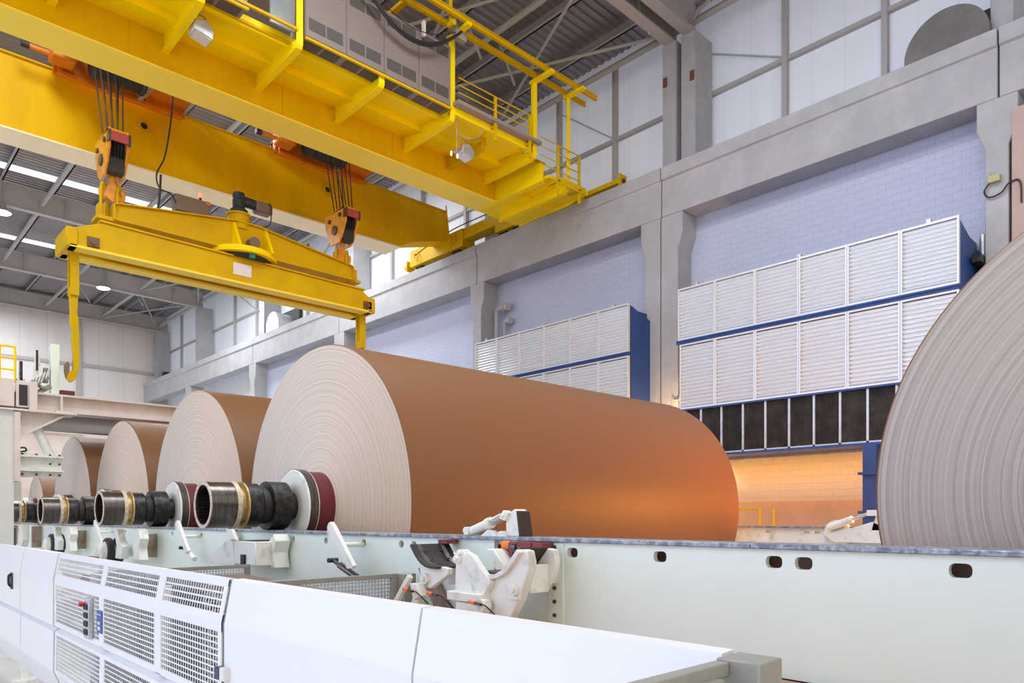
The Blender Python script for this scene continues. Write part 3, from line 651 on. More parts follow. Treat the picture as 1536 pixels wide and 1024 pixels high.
MB().tube([(1.445, 9.2, -.60), (1.42, 9.2, -.61), (1.42, 9.2, -.70), (1.445, 9.2, -.72)], .012, 8).box(1.44, 1.46, 9.14, 9.26, -.75, -.58).build('latch_handle', RUBBER, p)['label'] = 'small black latch handle'
for k, (yy) in enumerate((12.2, 9.6, 7.3)):
    t = thing('guard_support', 'white steel guard foot %s' % ('farthest left on the floor', 'second from the left, below the latch panel', 'below the left edge of the slotted guard')[k], 'leg', (1.62, yy, FL), 'guard support feet')
    MB().box(1.60, 1.66, yy-.03, yy+.03, FL, -1.5).build('post', WHITEP, t)
    MB().box(1.52, 1.74, yy-.1, yy+.1, FL, FL+.06).build('foot_block', WHITEP, t)
tag(MB().tube([(1.6, 9.0, FL+.01), (1.4, 8.6, FL+.03), (1.45, 8.2, FL+.12), (1.6, 7.9, FL+.3)], .008, 6).build('blue_hose', mat('blue_hose', (.02, .06, .5), .4)), 'thin blue hose on the floor under the guards', 'hose')
# control box behind slots
t = thing('control_box', 'grey push button box with red knob on the slotted guard', 'control box', (1.44, 6.1, -.72))
MB().box(1.425, 1.455, 6.06, 6.20, -.90, -.60).build('enclosure', GALV, t, bevel=.003)
for i in range(4):
    for j in range(2):
        MB().box(1.415, 1.425, 6.085+.05*j, 6.12+.05*j, -.87+.062*i, -.83+.062*i).build('button', RUBBER, t)
MB().cyl((1.425, 6.16, -.645), (1.385, 6.16, -.645), .016).build('red_knob', mat('red_knob', (.5, .02, .02), .4), t)
t = thing('blue_sign', 'small blue safety sign beside the push button box', 'sign', (1.44, 5.88, -.75))
MB().box(1.447, 1.453, 5.80, 5.93, -.83, -.67).build('plate', mat('sign_blue', (.02, .08, .36), .4), t)
MB().box(1.443, 1.447, 5.84, 5.89, -.81, -.785).box(1.443, 1.447, 5.84, 5.89, -.77, -.75).box(1.443, 1.447, 5.82, 5.91, -.70, -.695).build('marks', LABEL, t)
t = thing('switch_box', 'small navy and white switch box at the guard joint', 'switch', (1.44, 3.62, -.78))
MB().box(1.415, 1.455, 3.60, 3.66, -.80, -.74).build('navy_half', mat('navy', (.02, .03, .10), .4), t, bevel=.004)
MB().box(1.415, 1.455, 3.545, 3.597, -.80, -.735).build('white_half', LABEL, t, bevel=.004)
MB().tube([(1.43, 3.58, -.80), (1.43, 3.60, -.84), (1.435, 3.66, -.88)], .006, 6).build('cable', CABLE, t)
# machinery just visible through the slots
for k, (yy, m_, lb) in enumerate(((4.35, STEEL, 'steel drive shaft behind the right slotted field'), (5.2, WHITEP, 'white upright post behind the middle slotted field'), (6.9, GALV, 'galvanized pipe behind the left slotted field'))):
    tag(MB().cyl((1.68, yy, FL), (1.68, yy, -.46), .045).build('drive_post', m_), lb, 'post', 'posts behind the slotted guard')
_dh = mat('dark_backing', (.07, .07, .08), .5)  # for dark boxes added so the slots look darker
for (ya, yb, lb) in ((3.72, 4.02, 'added dark backing box behind the right end of the slotted guard'), (4.10, 6.04, 'long added dark backing box behind the slotted guard fields'), (6.16, 7.25, 'added dark backing box behind the left slotted field')):
    tag(MB().box(1.78, 2.1, ya, yb, -1.7, -.47).build('slot_backing', _dh, bevel=.01), lb, 'machine', 'dark backing boxes behind the slotted guard')
# end frame at the near guard
t = thing('end_frame', 'grey green steel end frame at the corner of the nearest guard panel', 'frame', (1.6, .85, -.6))
MB().box(.95, 1.45, .84, .875, -.350, -.318).build('top_rail', GREYP, t, bevel=.003)
MB().box(1.20, 1.40, .82, .86, -1.8, -.345).box(1.45, 1.555, .77, .875, -1.8, -.312).build('post', GREYP, t, bevel=.004)
MB().box(1.40, 1.45, .80, .805, -1.8, -.36).build('galvanized_strip', GALV, t)
MB().cyl((1.50, .77, -.40), (1.50, .745, -.40), .012, n=6).cyl((1.50, .755, -.40), (1.50, .75, -.40), .018, n=16).build('bolt', STEEL, t)
# wire mesh guards
def mesh_guard(x0, x1, yn, yf, zt, label, endplate):
    t = thing('mesh_guard', label, 'mesh guard', (x0, yn, FL), 'wire mesh guards')
    MB().box(x0, x1, yn-.02, yn+.02, zt-.03, zt).box(x1-.04, x1, yn-.02, yn+.02, -1.5, zt-.03).box(x0, x1, yn-.02, yn+.02, -1.3, -1.27).build('frame', GREYP, t, bevel=.002)
    if endplate: MB().box(x1, x1+.10, yn-.09, yn+.03, -1.5, zt).build('end_post', GREYP, t, bevel=.004)
    q = MB(); n = int((x1-x0-.04)/.024)
    for i in range(n+1): x = x0+.0+(x1-x0-.04)*i/n; q.box(x-.0025, x+.0025, yn-.002, yn+.002, -.95, zt-.03)
    z = zt-.045
    while z > -.95: q.box(x0, x1-.03, yn-.004, yn, z-.0025, z+.0025); z -= .024
    q.build('wire_mesh', GALV, t)
    return t
mesh_guard(1.52, 2.77, 4.06, 5, -.37, 'nearer grey framed wire mesh guard behind the plain white guard', True)
mesh_guard(1.52, 2.66, 6.1, 7, -.40, 'farther grey framed wire mesh guard below the clamp box', False)
tag(MB().prism('x', [(4.1, -.5), (5.9, -.46), (5.9, -.8), (4.1, -.8)], 2.2, 2.5).build('drive_cover', mat('brown_cover', (.20, .14, .11), .6)), 'dull brown drive cover seen through the nearer wire mesh', 'cover')
tag(MB().box(2.1, 2.4, 6.6, 7.1, -.8, -.52).build('red_motor', REDB, bevel=.02), 'dark red motor seen through the farther wire mesh', 'motor')

# =================================================================== LOUVRED HEATER CASINGS
def casing(y0, y1, n, label, zs=(4.30, 3.30, 2.03, 1.16), lower_off=.09):
    t = thing('heater_casing', label, 'heater', (12.4, (y0+y1)/2, 1.2), 'wall mounted louvred heater casings')
    zt, zm, zb, zd = zs; x = 11.75
    MB().box(11.85, 12.98, y0+.1, y1-.1, zb-.1, zt-.06).build('housing', BLUE, t)
    MB().prism('y', [(11.84, zt-.02), (12.6, zt-.25), (12.98, zt-.25), (12.98, zb+.3), (11.84, zb)], y0-.0+.02, y0+.10).build('end_plate', BLUE, t)
    w_ = (y1-y0)/n
    def panel(a, b, z0, z1):
        q = MB(); nz = int(round((z1-z0-.06)/.067)); h = (z1-z0-.06)/nz; pr = []
        for k in range(nz):
            zz = z0+.03+k*h; pr += [(x+.06, zz), (x+.02, zz+h*.22), (x, zz+h*.45), (x+.012, zz+h*.7), (x+.06, zz+h*.97)]
        for k in range(len(pr)-1):
            q.face([len(q.v)+i for i in range(4)]); q.v += [(pr[k][0], a+.02, pr[k][1]), (pr[k][0], b-.02, pr[k][1]), (pr[k+1][0], b-.02, pr[k+1][1]), (pr[k+1][0], a+.02, pr[k+1][1])]
        o = q.build('louvre_panel', LOUV, t, smooth=0)
        f = MB().box(x-.012, x+.05, a+.003, a+.028, z0, z1).box(x-.012, x+.05, b-.028, b-.003, z0, z1).box(x-.012, x+.05, a+.028, b-.028, z0, z0+.03).box(x-.012, x+.05, a+.028, b-.028, z1-.03, z1)
        f.build('panel_frame', mat('aluminium_edge', (.72, .73, .76), .4, .5), o)
        return o
    for i in range(n): panel(y0+i*w_, y0+(i+1)*w_, zm+.03, zt)
    for i in range(n): panel(y0+i*w_-lower_off*0, y0+(i+1)*w_-.04*(i == n-1), zb, zm-.05)
    MB().box(x-.03, x+.05, y0, y1+.02, zm-.045, zm+.025).cyl((x-.035, y0, zm), (x-.035, y1, zm), .02, n=8).build('blue_bar', BLUE, t)
    MB().box(x-.01, x+.05, y0, y1, zb-.03, zb).box(x-.01, x+.8, y0+.05, y1-.05, zd-.04, zd).build('blue_edge', BLUE, t)
    nd = int(round((y1-y0)/.435)); wd = (y1-y0-.05)/nd
    for i in range(nd):
        a = y0+i*wd; q = MB().box(x+.09, x+.10, a, a+wd, zd, zb-.03)
        k = a+.02
        while k < a+wd-.02: q.box(x+.06, x+.09, k, k+.007, zd, zb-.03); k += .02
        o = q.build('coil_panel', FILT, t, smooth=0)
        MB().box(x+.03, x+.10, a-.018, a+.018, zd, zb-.03).box(x+.03, x+.10, a, a+wd, zd-.0, zd+.03).build('coil_frame', GALV, o)
    MB().box(x+.1, x+1.2, y0+.1, y1-.1, zd+.1, zb-.1).build('coil_box', BLUE, t)
    for k in range(3):
        yy = y0+.4+(y1-y0-.8)*k/2
        MB().box(x+.0, x+.05, yy-.03, yy+.03, zt, zt+.06).build('lifting_lug', GALV, t)
    return t
casing(3.19, 7.885, 6, 'large silver louvred heater casing beside the tan roll, dark coils below')
casing(9.05, 13.78, 6, 'silver louvred heater casing behind the largest roll, left of the double column')
# blue leg and pipe bits
t = thing('blue_post', 'blue steel support post between the orange wall and the tan roll', 'post', (11.8, 4.3, FL))
MB().box(11.70, 11.95, 4.30, 4.50, FL, 1.12).build('post', BLUE, t)
MB().box(11.64, 12.0, 4.25, 4.55, .66, .70).box(11.64, 12.0, 4.25, 4.55, .06, .10).build('flange', BLUE, t)
t = thing('blue_post', 'blue casing support beside the double column, half hidden by the largest roll', 'post', (12.2, 9.15, FL))
MB().box(12.1, 12.35, 9.3, 9.5, FL, 2.3).build('post', BLUE, t)
tag(MB().box(12.3, 12.98, 3.065, 3.18, 3.75, 3.87).build('pipe_bracket', DARK), 'dark bracket behind the louvred casing corner next to the right column', 'bracket')
tag(MB().cyl((12.7, 3.13, 3.87), (12.7, 3.13, 4.25), .05).cyl((12.85, 3.13, 3.87), (12.85, 3.13, 4.25), .05).build('steel_duct', GALV), 'short shiny steel pipes behind the louvred casing corner', 'pipe')
# pipes on the wall
t = thing('wall_pipe', 'grey pipes turning into the wall above the left heater casing', 'pipe', (12.8, 14.1, 5))
MB().tube([(12.8, 14.15, 3.5), (12.8, 14.15, 5.25), (12.8, 14.12, 5.38), (12.8, 14.0, 5.42), (12.8, 13.85, 5.42)], .06, 10).tube([(12.85, 13.9, 3.5), (12.85, 13.9, 5.0), (12.85, 13.85, 5.05), (12.85, 13.75, 5.06)], .04, 10).build('pipe', RAFTL, t)
for (x, a, b, z, r_) in ((12.8, 13.88, 13.83, 5.42, .11), (12.8, 13.80, 13.70, 5.42, .1), (12.85, 13.78, 13.66, 5.06, .09)): MB().cyl((x, a, z), (x, b, z), r_).build('flange', RAFT, t)
# junction box with cable on right column
t = thing('junction_box', 'small yellowish junction box with looping cable on right column', 'junction box', (12.45, 2.95, 4.95))
MB().box(12.42, 12.5, 2.86, 3.0, 4.9, 5.0).cyl((12.46, 2.99, 5.0), (12.46, 2.99, 5.06), .01).build('box', mat('khaki', (.45, .42, .22), .5), t)
MB().tube([(12.46, 3.0, 4.9), (12.46, 3.06, 4.8), (12.46, 3.0, 4.7), (12.46, 2.85, 4.72), (12.46, 2.75, 4.83), (12.46, 2.62, 4.82), (12.46, 2.6, 4.5)], .012, 8).build('cable', CABLE, t)
# yellow safety railing far right
t = thing('safety_railing', 'low yellow safety railing in front of the orange lit wall', 'railing', (11.5, 6.3, -.9), None)
for yy in (5.85, 6.1, 6.6, 7.2): MB().cyl((11.5, yy, -1.7), (11.5, yy, .15), .018, n=8).build('post', YEL, t)
MB().cyl((11.5, 5.85 if False else 6.1, .15), (11.5, 7.6, .15), .018, n=8).build('top_rail', YEL, t)
tag(MB().tube([(12.48, 8.5, .9), (12.48, 8.5, 2.3), (12.48, 8.45, 2.36), (12.48, 8.2, 2.36)], .02, 8).build('conduit', RAFTL), 'thin conduit rising at the double column', 'conduit')
for (ya, yb, lb) in ((4.6, 7.7, 'right'), (9.4, 13.2, 'left')):
    t = thing('sodium_lamp', 'long sodium strip lamp under the %s heater casing' % lb, 'lamp', (12.45, ya, 1.1), 'sodium strip lamps')
    MB().box(12.39, 12.51, ya, yb, 1.08, 1.12).build('lamp_body', GALV, t)
# =================================================================== DUCTS
for (yc, zc, rr, lb) in ((3.67, 7.38, .60, 'large round grey duct end on crane beam at top right'), (27.25, 7.5, .55, 'small round duct end far left on the crane beam')):
    t = thing('round_duct', lb, 'duct', (12.8, yc, 7.15), 'round wall ducts')
    MB().lathe([(12.8, rr), (13.0, rr)], yc, zc, 48).build('duct_cap', CONCD if yc < 5 else mat('pale_duct', (.6, .6, .6), .5), t)
    MB().lathe([(13.0, rr*.96), (13.65, rr*.96)], yc, zc, 40).build('duct_body', GALV, t)
    MB().box(13.55, 13.72, yc-.75, yc+.75, zc-.7, zc+.75).build('wall_opening_frame', RUBBER, t)
tag(MB().box(13.2, 13.5, 40.9, 41.25, 7.15, 7.75).build('louvre_box', DARK), 'small dark box in the far corner on the crane beam', 'vent')

# =================================================================== BRIDGE CRANE
ct = thing('bridge_crane', 'large yellow double girder bridge crane spanning the hall', 'crane', (6, 14, 8))
T = 8.40
def girder(y0, y1, webm, flm):
    XZ = [(-6, 7.06), (10.93, 7.06), (11.35, 7.30), (12.5, 7.62), (12.5, T), (-6, T)]
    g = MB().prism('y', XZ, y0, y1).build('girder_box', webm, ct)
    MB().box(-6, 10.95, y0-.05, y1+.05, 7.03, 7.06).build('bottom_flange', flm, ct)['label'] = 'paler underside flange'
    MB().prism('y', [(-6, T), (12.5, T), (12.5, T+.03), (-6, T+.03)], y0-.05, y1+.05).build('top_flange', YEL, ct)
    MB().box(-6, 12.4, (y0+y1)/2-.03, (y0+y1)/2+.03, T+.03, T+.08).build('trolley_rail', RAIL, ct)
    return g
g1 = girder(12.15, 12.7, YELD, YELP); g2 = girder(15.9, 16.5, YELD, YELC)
for (x, z) in ((4.73, 7.92), (8.85, 7.9)):
    MB().lathe([(15.9, .13), (15.84, .12), (15.84, .07), (15.9, .07)], 0, z, 28, ax='y', xc=x, closed=True).build('port_ring', YEL, g2)
    MB().lathe([(15.89, .075), (15.895, .0)], 0, z, 28, ax='y', xc=x).build('port_hole', RUBBER, g2)
for x in (1.2, 3.4, 5.9, 8.2, 10.2):
    MB().box(x-.004, x+.004, 12.143, 12.15, 7.07, T-.01).build('weld_seam', YEL, g1)
# walkway under-structure
wp = [(12.15, 7.62), (11.55, 7.50), (11.55, 7.61), (10.98, 7.56), (10.98, 7.50), (10.92, 7.50), (10.92, 7.68), (12.15, 7.68)]
wl = MB().prism('x', wp, -6, 8.5).build('walkway', YELB, ct)
w2 = MB().prism('x', [(12.15, 7.62), (11.55, 7.52), (11.55, 7.62), (10.70, 7.58), (10.70, 7.50), (10.62, 7.50), (10.62, 7.68), (12.15, 7.68)], 8.5, 10.6).build('walkway', YELB, ct)
MB().box(8.5, 10.7, 10.45, 10.62, 7.63, 7.69).build('walkway_edge', mat('grey_edge', (.30, .25, .23), .5), w2)
def bracket(x, outer, zb, post=None, post_y=None, m_=YELB):
    pl = [(12.15, 7.34), (outer+.15, 7.345), (outer+.03, 7.37), (outer, 7.42), (outer, 7.54), (outer+.32, 7.55), (outer+.4, 7.62), (12.15, 7.66)]
    o = MB().prism('x', pl, x-.012, x+.012).build('bracket', m_, ct)
    MB().sheet([(12.15, 7.335), (outer+.15, 7.34), (outer+.03, 7.365), (outer-.005, 7.42), (outer-.005, 7.62 if post is None else post)], -.014, x-.055, x+.055).build('bracket_flange', m_, o)
    if post:
        MB().box(x-.012, x+.012, outer, outer+.10, 7.5, post).build('post_web', m_, o)
        MB().box(x-.05, x+.05, outer-.5, outer+.12, post-.06, post).build('post_arm', m_, o)
    return o
for x in (.9, 2.38, 3.93, 6.955): bracket(x, 10.62, 7.5)
bracket(5.44, 10.62, 7.5, post=9.0); bracket(8.5, 10.62, 7.5, post=8.95); bracket(9.6, 11.0, 7.5, m_=YEL); bracket(10.6, 10.55, 7.5, post=8.95)
# conductor rails on posts
for yy in (10.18, 10.50):
    MB().box(2, 12.1, yy-.03, yy+.03, 8.95, 8.97).box(2, 12.1, yy-.008, yy+.008, 8.97, 9.03).box(2, 12.1, yy-.03, yy+.03, 9.03, 9.045).build('conductor_rail', YEL, ct)
MB().box(7.4, 7.5, 10.1, 11.8, 9.045, 9.11).build('cross_arm', YEL, ct)
# end cross beams
MB().box(10.94, 11.0, 10.70, 12.7, 7.03, 7.30).box(10.9, 11.04, 10.70, 12.7, 7.02, 7.04).build('end_tie', YELB, ct)
MB().prism('x', [(12.2, 7.30), (10.75, 7.30), (10.75, 7.45), (12.2, 7.56)], 10.95, 11.1).build('end_tie', YELB, ct)
lw = MB().prism('x', [(12.9, 7.12), (11.6, 7.06), (11.6, 7.14), (10.6, 7.12), (10.6, 7.18), (12.9, 7.18)], 11.05, 12.3).build('lower_walkway', YELB, ct)
o = MB().prism('x', [(12.6, 6.90), (10.62, 6.90), (10.5, 6.94), (10.45, 7.0), (10.45, 7.12), (12.6, 7.16)], 11.49, 11.51).build('bracket', YELB, ct)
MB().sheet([(12.6, 6.895), (10.6, 6.895), (10.48, 6.94), (10.44, 7.0), (10.44, 8.95)], -.014, 11.45, 11.55).box(11.45, 11.55, 10.0, 10.55, 8.89, 8.95).build('bracket_flange', YELB, o)
MB().box(11.1, 12.0, 10.38, 10.40, 6.95, 7.10).build('toe_board', YEL, lw)
# end carriage on the beam
ec = MB().box(12.5, 12.95, 11.05, 12.95, 7.19, 7.50).box(12.55, 12.9, 12.95, 15.2, 7.5, 7.78).box(12.5, 12.95, 12.95, 13.9, 7.27, 7.62).box(12.5, 12.95, 15.2, 17.6, 7.30, 7.78)
ec.build('end_carriage', YEL, ct, bevel=.01)
MB().prism('x', [(11.05, 7.21), (11.05, 7.42), (12.95, 7.42), (12.95, 7.15), (11.3, 7.15)], 12.44, 12.5).build('carriage_plate', YELB, ct)
for yy in (13.7, 13.2, 17.3, 15.6):
    w_ = MB().lathe([(12.6, .12), (12.6, .16), (12.85, .16), (12.85, .12)], yy, 7.33, 32).build('wheel', DARK, ct)
for yy in (13.5, 15.5, 17.2):
    MB().tube([(12.47, yy+.1, 7.65), (12.45, yy+.12, 7.5), (12.45, yy, 7.4), (12.45, yy-.1, 7.5), (12.47, yy-.02, 7.65)], .012, 6).build('brake_hose', ORG, ct)
MB().tube([(12.5, 17.4, 7.6), (12.5, 15.6, 7.85), (12.5, 13.2, 7.82)], .015, 6).build('carriage_cable', CABLE, ct)
bf = MB().box(12.66, 12.78, 10.0, 11.05, 7.32, 7.42).build('buffer_arm', YEL, ct)
MB().box(12.62, 12.86, 9.96, 10.0, 7.2, 7.5).build('buffer_plate', YEL, bf)
MB().cyl((12.74, 9.96, 7.36), (12.74, 9.93, 7.36), .045).build('buffer_bolt', DOT, bf)
bf = MB().box(12.6, 12.75, 17.6, 17.95, 7.38, 7.5).build('buffer_arm', YEL, ct)
MB().box(12.52, 12.82, 17.78, 17.82, 7.25, 7.55).cyl((12.66, 17.82, 7.42), (12.66, 18.0, 7.42), .08).build('buffer_plate', YELD, bf)
MB().prism('x', [(15.9, 7.7), (15.75, 7.6), (15.9, 8.6)], 12.48, 12.52).build('end_gusset', YELD, g2)
# handrails
def handrail(pts_x, y, z0, z1, rails, name='handrail'):
    q = MB()
    for k in range(rails): z = z0+(z1-z0)*(k+1)/rails; q.cyl((pts_x[0], y, z), (pts_x[-1], y, z), .012, n=8)
    o = q.build(name, YEL, ct)
    for x in pts_x[1:]: MB().box(x-.025, x+.025, y-.01, y+.03, z0-.30, z1).box(x-.03, x+.03, y-.02, y+.3, z0-.03, z0).build('handrail_post', YEL, o)
    return o
handrail([8.55, 9.47, 10.41], 10.50, 7.58, 8.13, 4)
handrail([10.62, 11.14, 11.80], 10.40, 7.02, 7.74, 4)
q = MB()
for k in range(4): q.cyl((10.5, 10.9, 7.6+.13*k), (10.5, 11.6, 7.6+.13*k), .01, n=8)
q.build('handrail', YEL, ct)

# electrical cabinets on the walkway
def cabinet(x0, x1, n, label, top=8.70):
    t = thing('electrical_cabinet', label, 'cabinet', (x0, 10.6, 7.56), 'electrical cabinets on the crane walkway')
    MB().box(x0, x1, 10.60, 10.90, 7.56, top).build('body', CABG, t, bevel=.008)
    w_ = (x1-x0)/n
    for i in range(n):
        a = x0+i*w_
        dd = MB().box(a+.012, a+w_-.012, 10.585, 10.60, 7.59, top-.02).build('door', CABG, t, bevel=.004)
        for zz in (7.70, top-.26):
            for j in range(2):
                xa = a+.06+j*(w_-.1)/2
                q = MB().box(xa, xa+(w_-.15)/2, 10.582, 10.586, zz, zz+.19).build('vent', VENTM, dd)
    for i in range(n):
        a = x0+i*w_
        for j in range(2):
            xa = a+.05+j*(w_-.06)/2
            MB().box(xa, xa+(w_-.16)/2, 10.66, 10.88, 7.553, 7.56).build('bottom_vent', VENTM, t)
    MB().box(x0, x1, 10.56, 10.60, 7.52, 7.56).build('base_angle', YEL, t)
    return t
cabinet(5.52, 8.44, 4, 'long beige-grey electrical cabinet with dark vents on the crane walkway')
cabinet(2.2, 4.6, 3, 'grey electrical cabinet at the top left on the crane walkway')
tag(MB().box(7.75, 7.80, 10.50, 10.56, 8.55, 8.82).build('lifting_eye', mat('pale_metal', (.7, .65, .58), .4)), 'small pale lifting eye on top of the long crane cabinet', 'lug')
t = thing('pivot_window', 'grey glazed frame beside the upright at the top left of the crane walkway', 'panel', (4.8, 10.7, 7.56))
MB().box(5.0, 5.36, 10.7, 10.74, 7.62, 9.2).build('pane', mat('blue_grey_glass', (.25, .28, .30), .15), t)
MB().box(5.36, 5.40, 10.68, 10.76, 7.56, 9.2).build('frame', GREYP, t)
MB().box(3.95, 5.40, 10.58, 10.62, 7.60, 7.64).box(3.95, 5.4, 10.88, 10.92, 7.53, 7.57).build('sill_bar', YEL, t)
# floodlights under the crane
def flood(x, y, z, label):
    t = thing('floodlight', label, 'floodlight', (x, y, z), 'floodlights under the crane walkway')
    MB().prism('y', [(x-.16, z-.10), (x+.12, z-.16), (x+.14, z-.02), (x+.02, z+.1), (x-.14, z+.04)], y-.02, y+.24).build('housing', GALV, t, bevel=.01)
    MB().prism('y', [(x-.13, z-.108), (x+.10, z-.158), (x+.10, z-.165), (x-.13, z-.115)], y, y+.22).build('glass', mat('lamp_glass', (.75, .75, .78), .12, .3), t)
    MB().tube([(x-.1, y+.1, z+.05), (x-.1, y+.1, z+.19), (x+.05, y+.1, z+.19), (x+.05, y+.1, z+.09)], .012, 6).build('yoke', GREYP, t)
    return t
flood(9.2, 11.0, 7.22, 'grey floodlight under the crane walkway near its right end')
flood(4.15, 11.1, 7.34, 'grey floodlight under the crane walkway at the top left')
t = thing('warning_lamps', 'two tiny lit lamps hanging on a thin cord beside the right floodlight', 'lamp', (9.05, 10.8, 7.1))
MB().tube([(8.68, 10.72, 7.52), (8.68, 10.72, 6.86)], .006, 6).box(8.54, 8.74, 10.715, 10.725, 6.85, 6.865).tube([(8.68, 10.72, 7.25), (8.95, 10.70, 7.22), (9.2, 10.65, 7.35), (9.22, 10.62, 7.52)], .006, 6).build('cord', RAFTL, t)
for x in (8.55, 8.70): MB().lathe([(6.76, .004), (6.78, .018), (6.82, .018), (6.85, .008)], 10.72, 0, 12, ax='z', xc=x).build('bulb', mat('lamp_orange', (1, .5, .3), .4, emit=(1, .60, .35), estr=2.5), t)
# festoon cable
q = MB()
for k, (r_, dz, dy) in enumerate(((.024, 0, 0), (.022, .03, .03), (.020, -.03, .02), (.008, .22, .03))):
    q.tube([(6.15+2.45*i/28, 10.36+dy, 9.12-.1*i/28-(.80-dz)*math.sin(PI*i/28)**.85) for i in range(29)], r_, 8)
tag(q.build('festoon_cable', CABLE), 'thick black looping festoon cable in front of the crane cabinet', 'cable')
t = thing('festoon_trolley', 'small grey festoon trolley on the yellow conductor rails', 'trolley', (8.5, 10.4, 8.97))
MB().box(8.38, 8.62, 10.36, 10.46, 8.75, 9.0).build('clamp', GREYP, t)
MB().cyl((8.35, 10.36, 9.02), (8.35, 10.52, 9.02), .05).build('wheel', GREYP, t)
MB().cyl((8.2, 10.3, 8.9), (8.2, 10.3, 9.3), .035).cyl((8.2, 10.2, 8.85), (8.2, 10.34, 8.85), .05).build('tow_arm', YEL, t)

# =================================================================== TROLLEYS, HOOK BLOCKS
def trolley(xc, label):
    t = thing('hoist_trolley', label, 'hoist trolley', (xc, 14.3, 8.48), 'orange hoist trolleys on the crane')
    x0, x1 = xc-.95, xc+1.35
    for (ya, yb) in ((15.60, 15.72), (12.80, 12.92)): MB().box(x0, x1, ya, yb, 8.22, 8.66).build('side_beam', ORG, t)
    MB().box(x0-.02, x0+.1, 12.92, 15.60, 8.46, 8.8).build('end_beam', ORG, t)
    MB().box(xc+.55, x1, 12.92, 15.60, 8.36, 8.42).build('deck_plate', ORG, t)
    for xx in (x0+.05, xc+.6): MB().box(xx, xx+.06, 15.505, 15.555, 8.24, 8.62).build('guard_upright', ORG, t)
    MB().box(x0+.05, x1, 15.50, 15.56, 8.17, 8.24).build('cable_guard', ORG, t)
    dr = MB().lathe([(xc-.46, .33), (xc-.42, .35), (xc-.38, .31), (xc-.36, .31), (xc+.36, .31), (xc+.40, .35), (xc+.44, .33)], 15.0, 8.42, 40)
    dr.build('rope_drum', RUBBER, t)
    tq = MB()
    for k in range(14): tq.lathe([(xc-.34+.05*k, .308), (xc-.325+.05*k, .325), (xc-.31+.05*k, .308)], 15.0, 8.42, 32)
    tq.build('rope_layers', DARK, t)
    MB().box(x0-.12, x0+.28, 15.1, 15.48, 8.27, 8.50).build('gearbox', ORG, t, bevel=.03)
    MB().cyl((x0-.12, 15.4, 8.42), (x0-.42, 15.4, 8.42), .045).build('motor', ORG, t)
    MB().cyl((x0-.42, 15.4, 8.42), (x0-.54, 15.4, 8.42), .06).build('motor_cap', RUBBER, t)
    MB().box(x1, x1+.07, 12.9, 15.7, 8.33, 8.44).build('edge_strip', RAFTL, t)
    MB().box(xc+.5, xc+.62, 14.3, 15.5, 8.30, 8.36).box(xc+.45, xc+.53, 15.2, 15.5, 8.2, 8.34).build('pale_bracket', GALV, t)
    for yy in (12.43, 16.2):
        for xx in (x0+.3, x1-.3): MB().cyl((xx, yy-.05, 8.62), (xx, yy+.05, 8.62), .14).build('wheel', DARK, t)
    for xx in (x0+.3, x1-.3): MB().box(xx-.08, xx+.08, 12.3, 16.3, 8.66, 8.76).build('axle_beam', ORG, t)
    return t
trolley(4.05, 'left orange hoist trolley above the left hook block')
trolley(8.35, 'right orange hoist trolley above the right hook block')
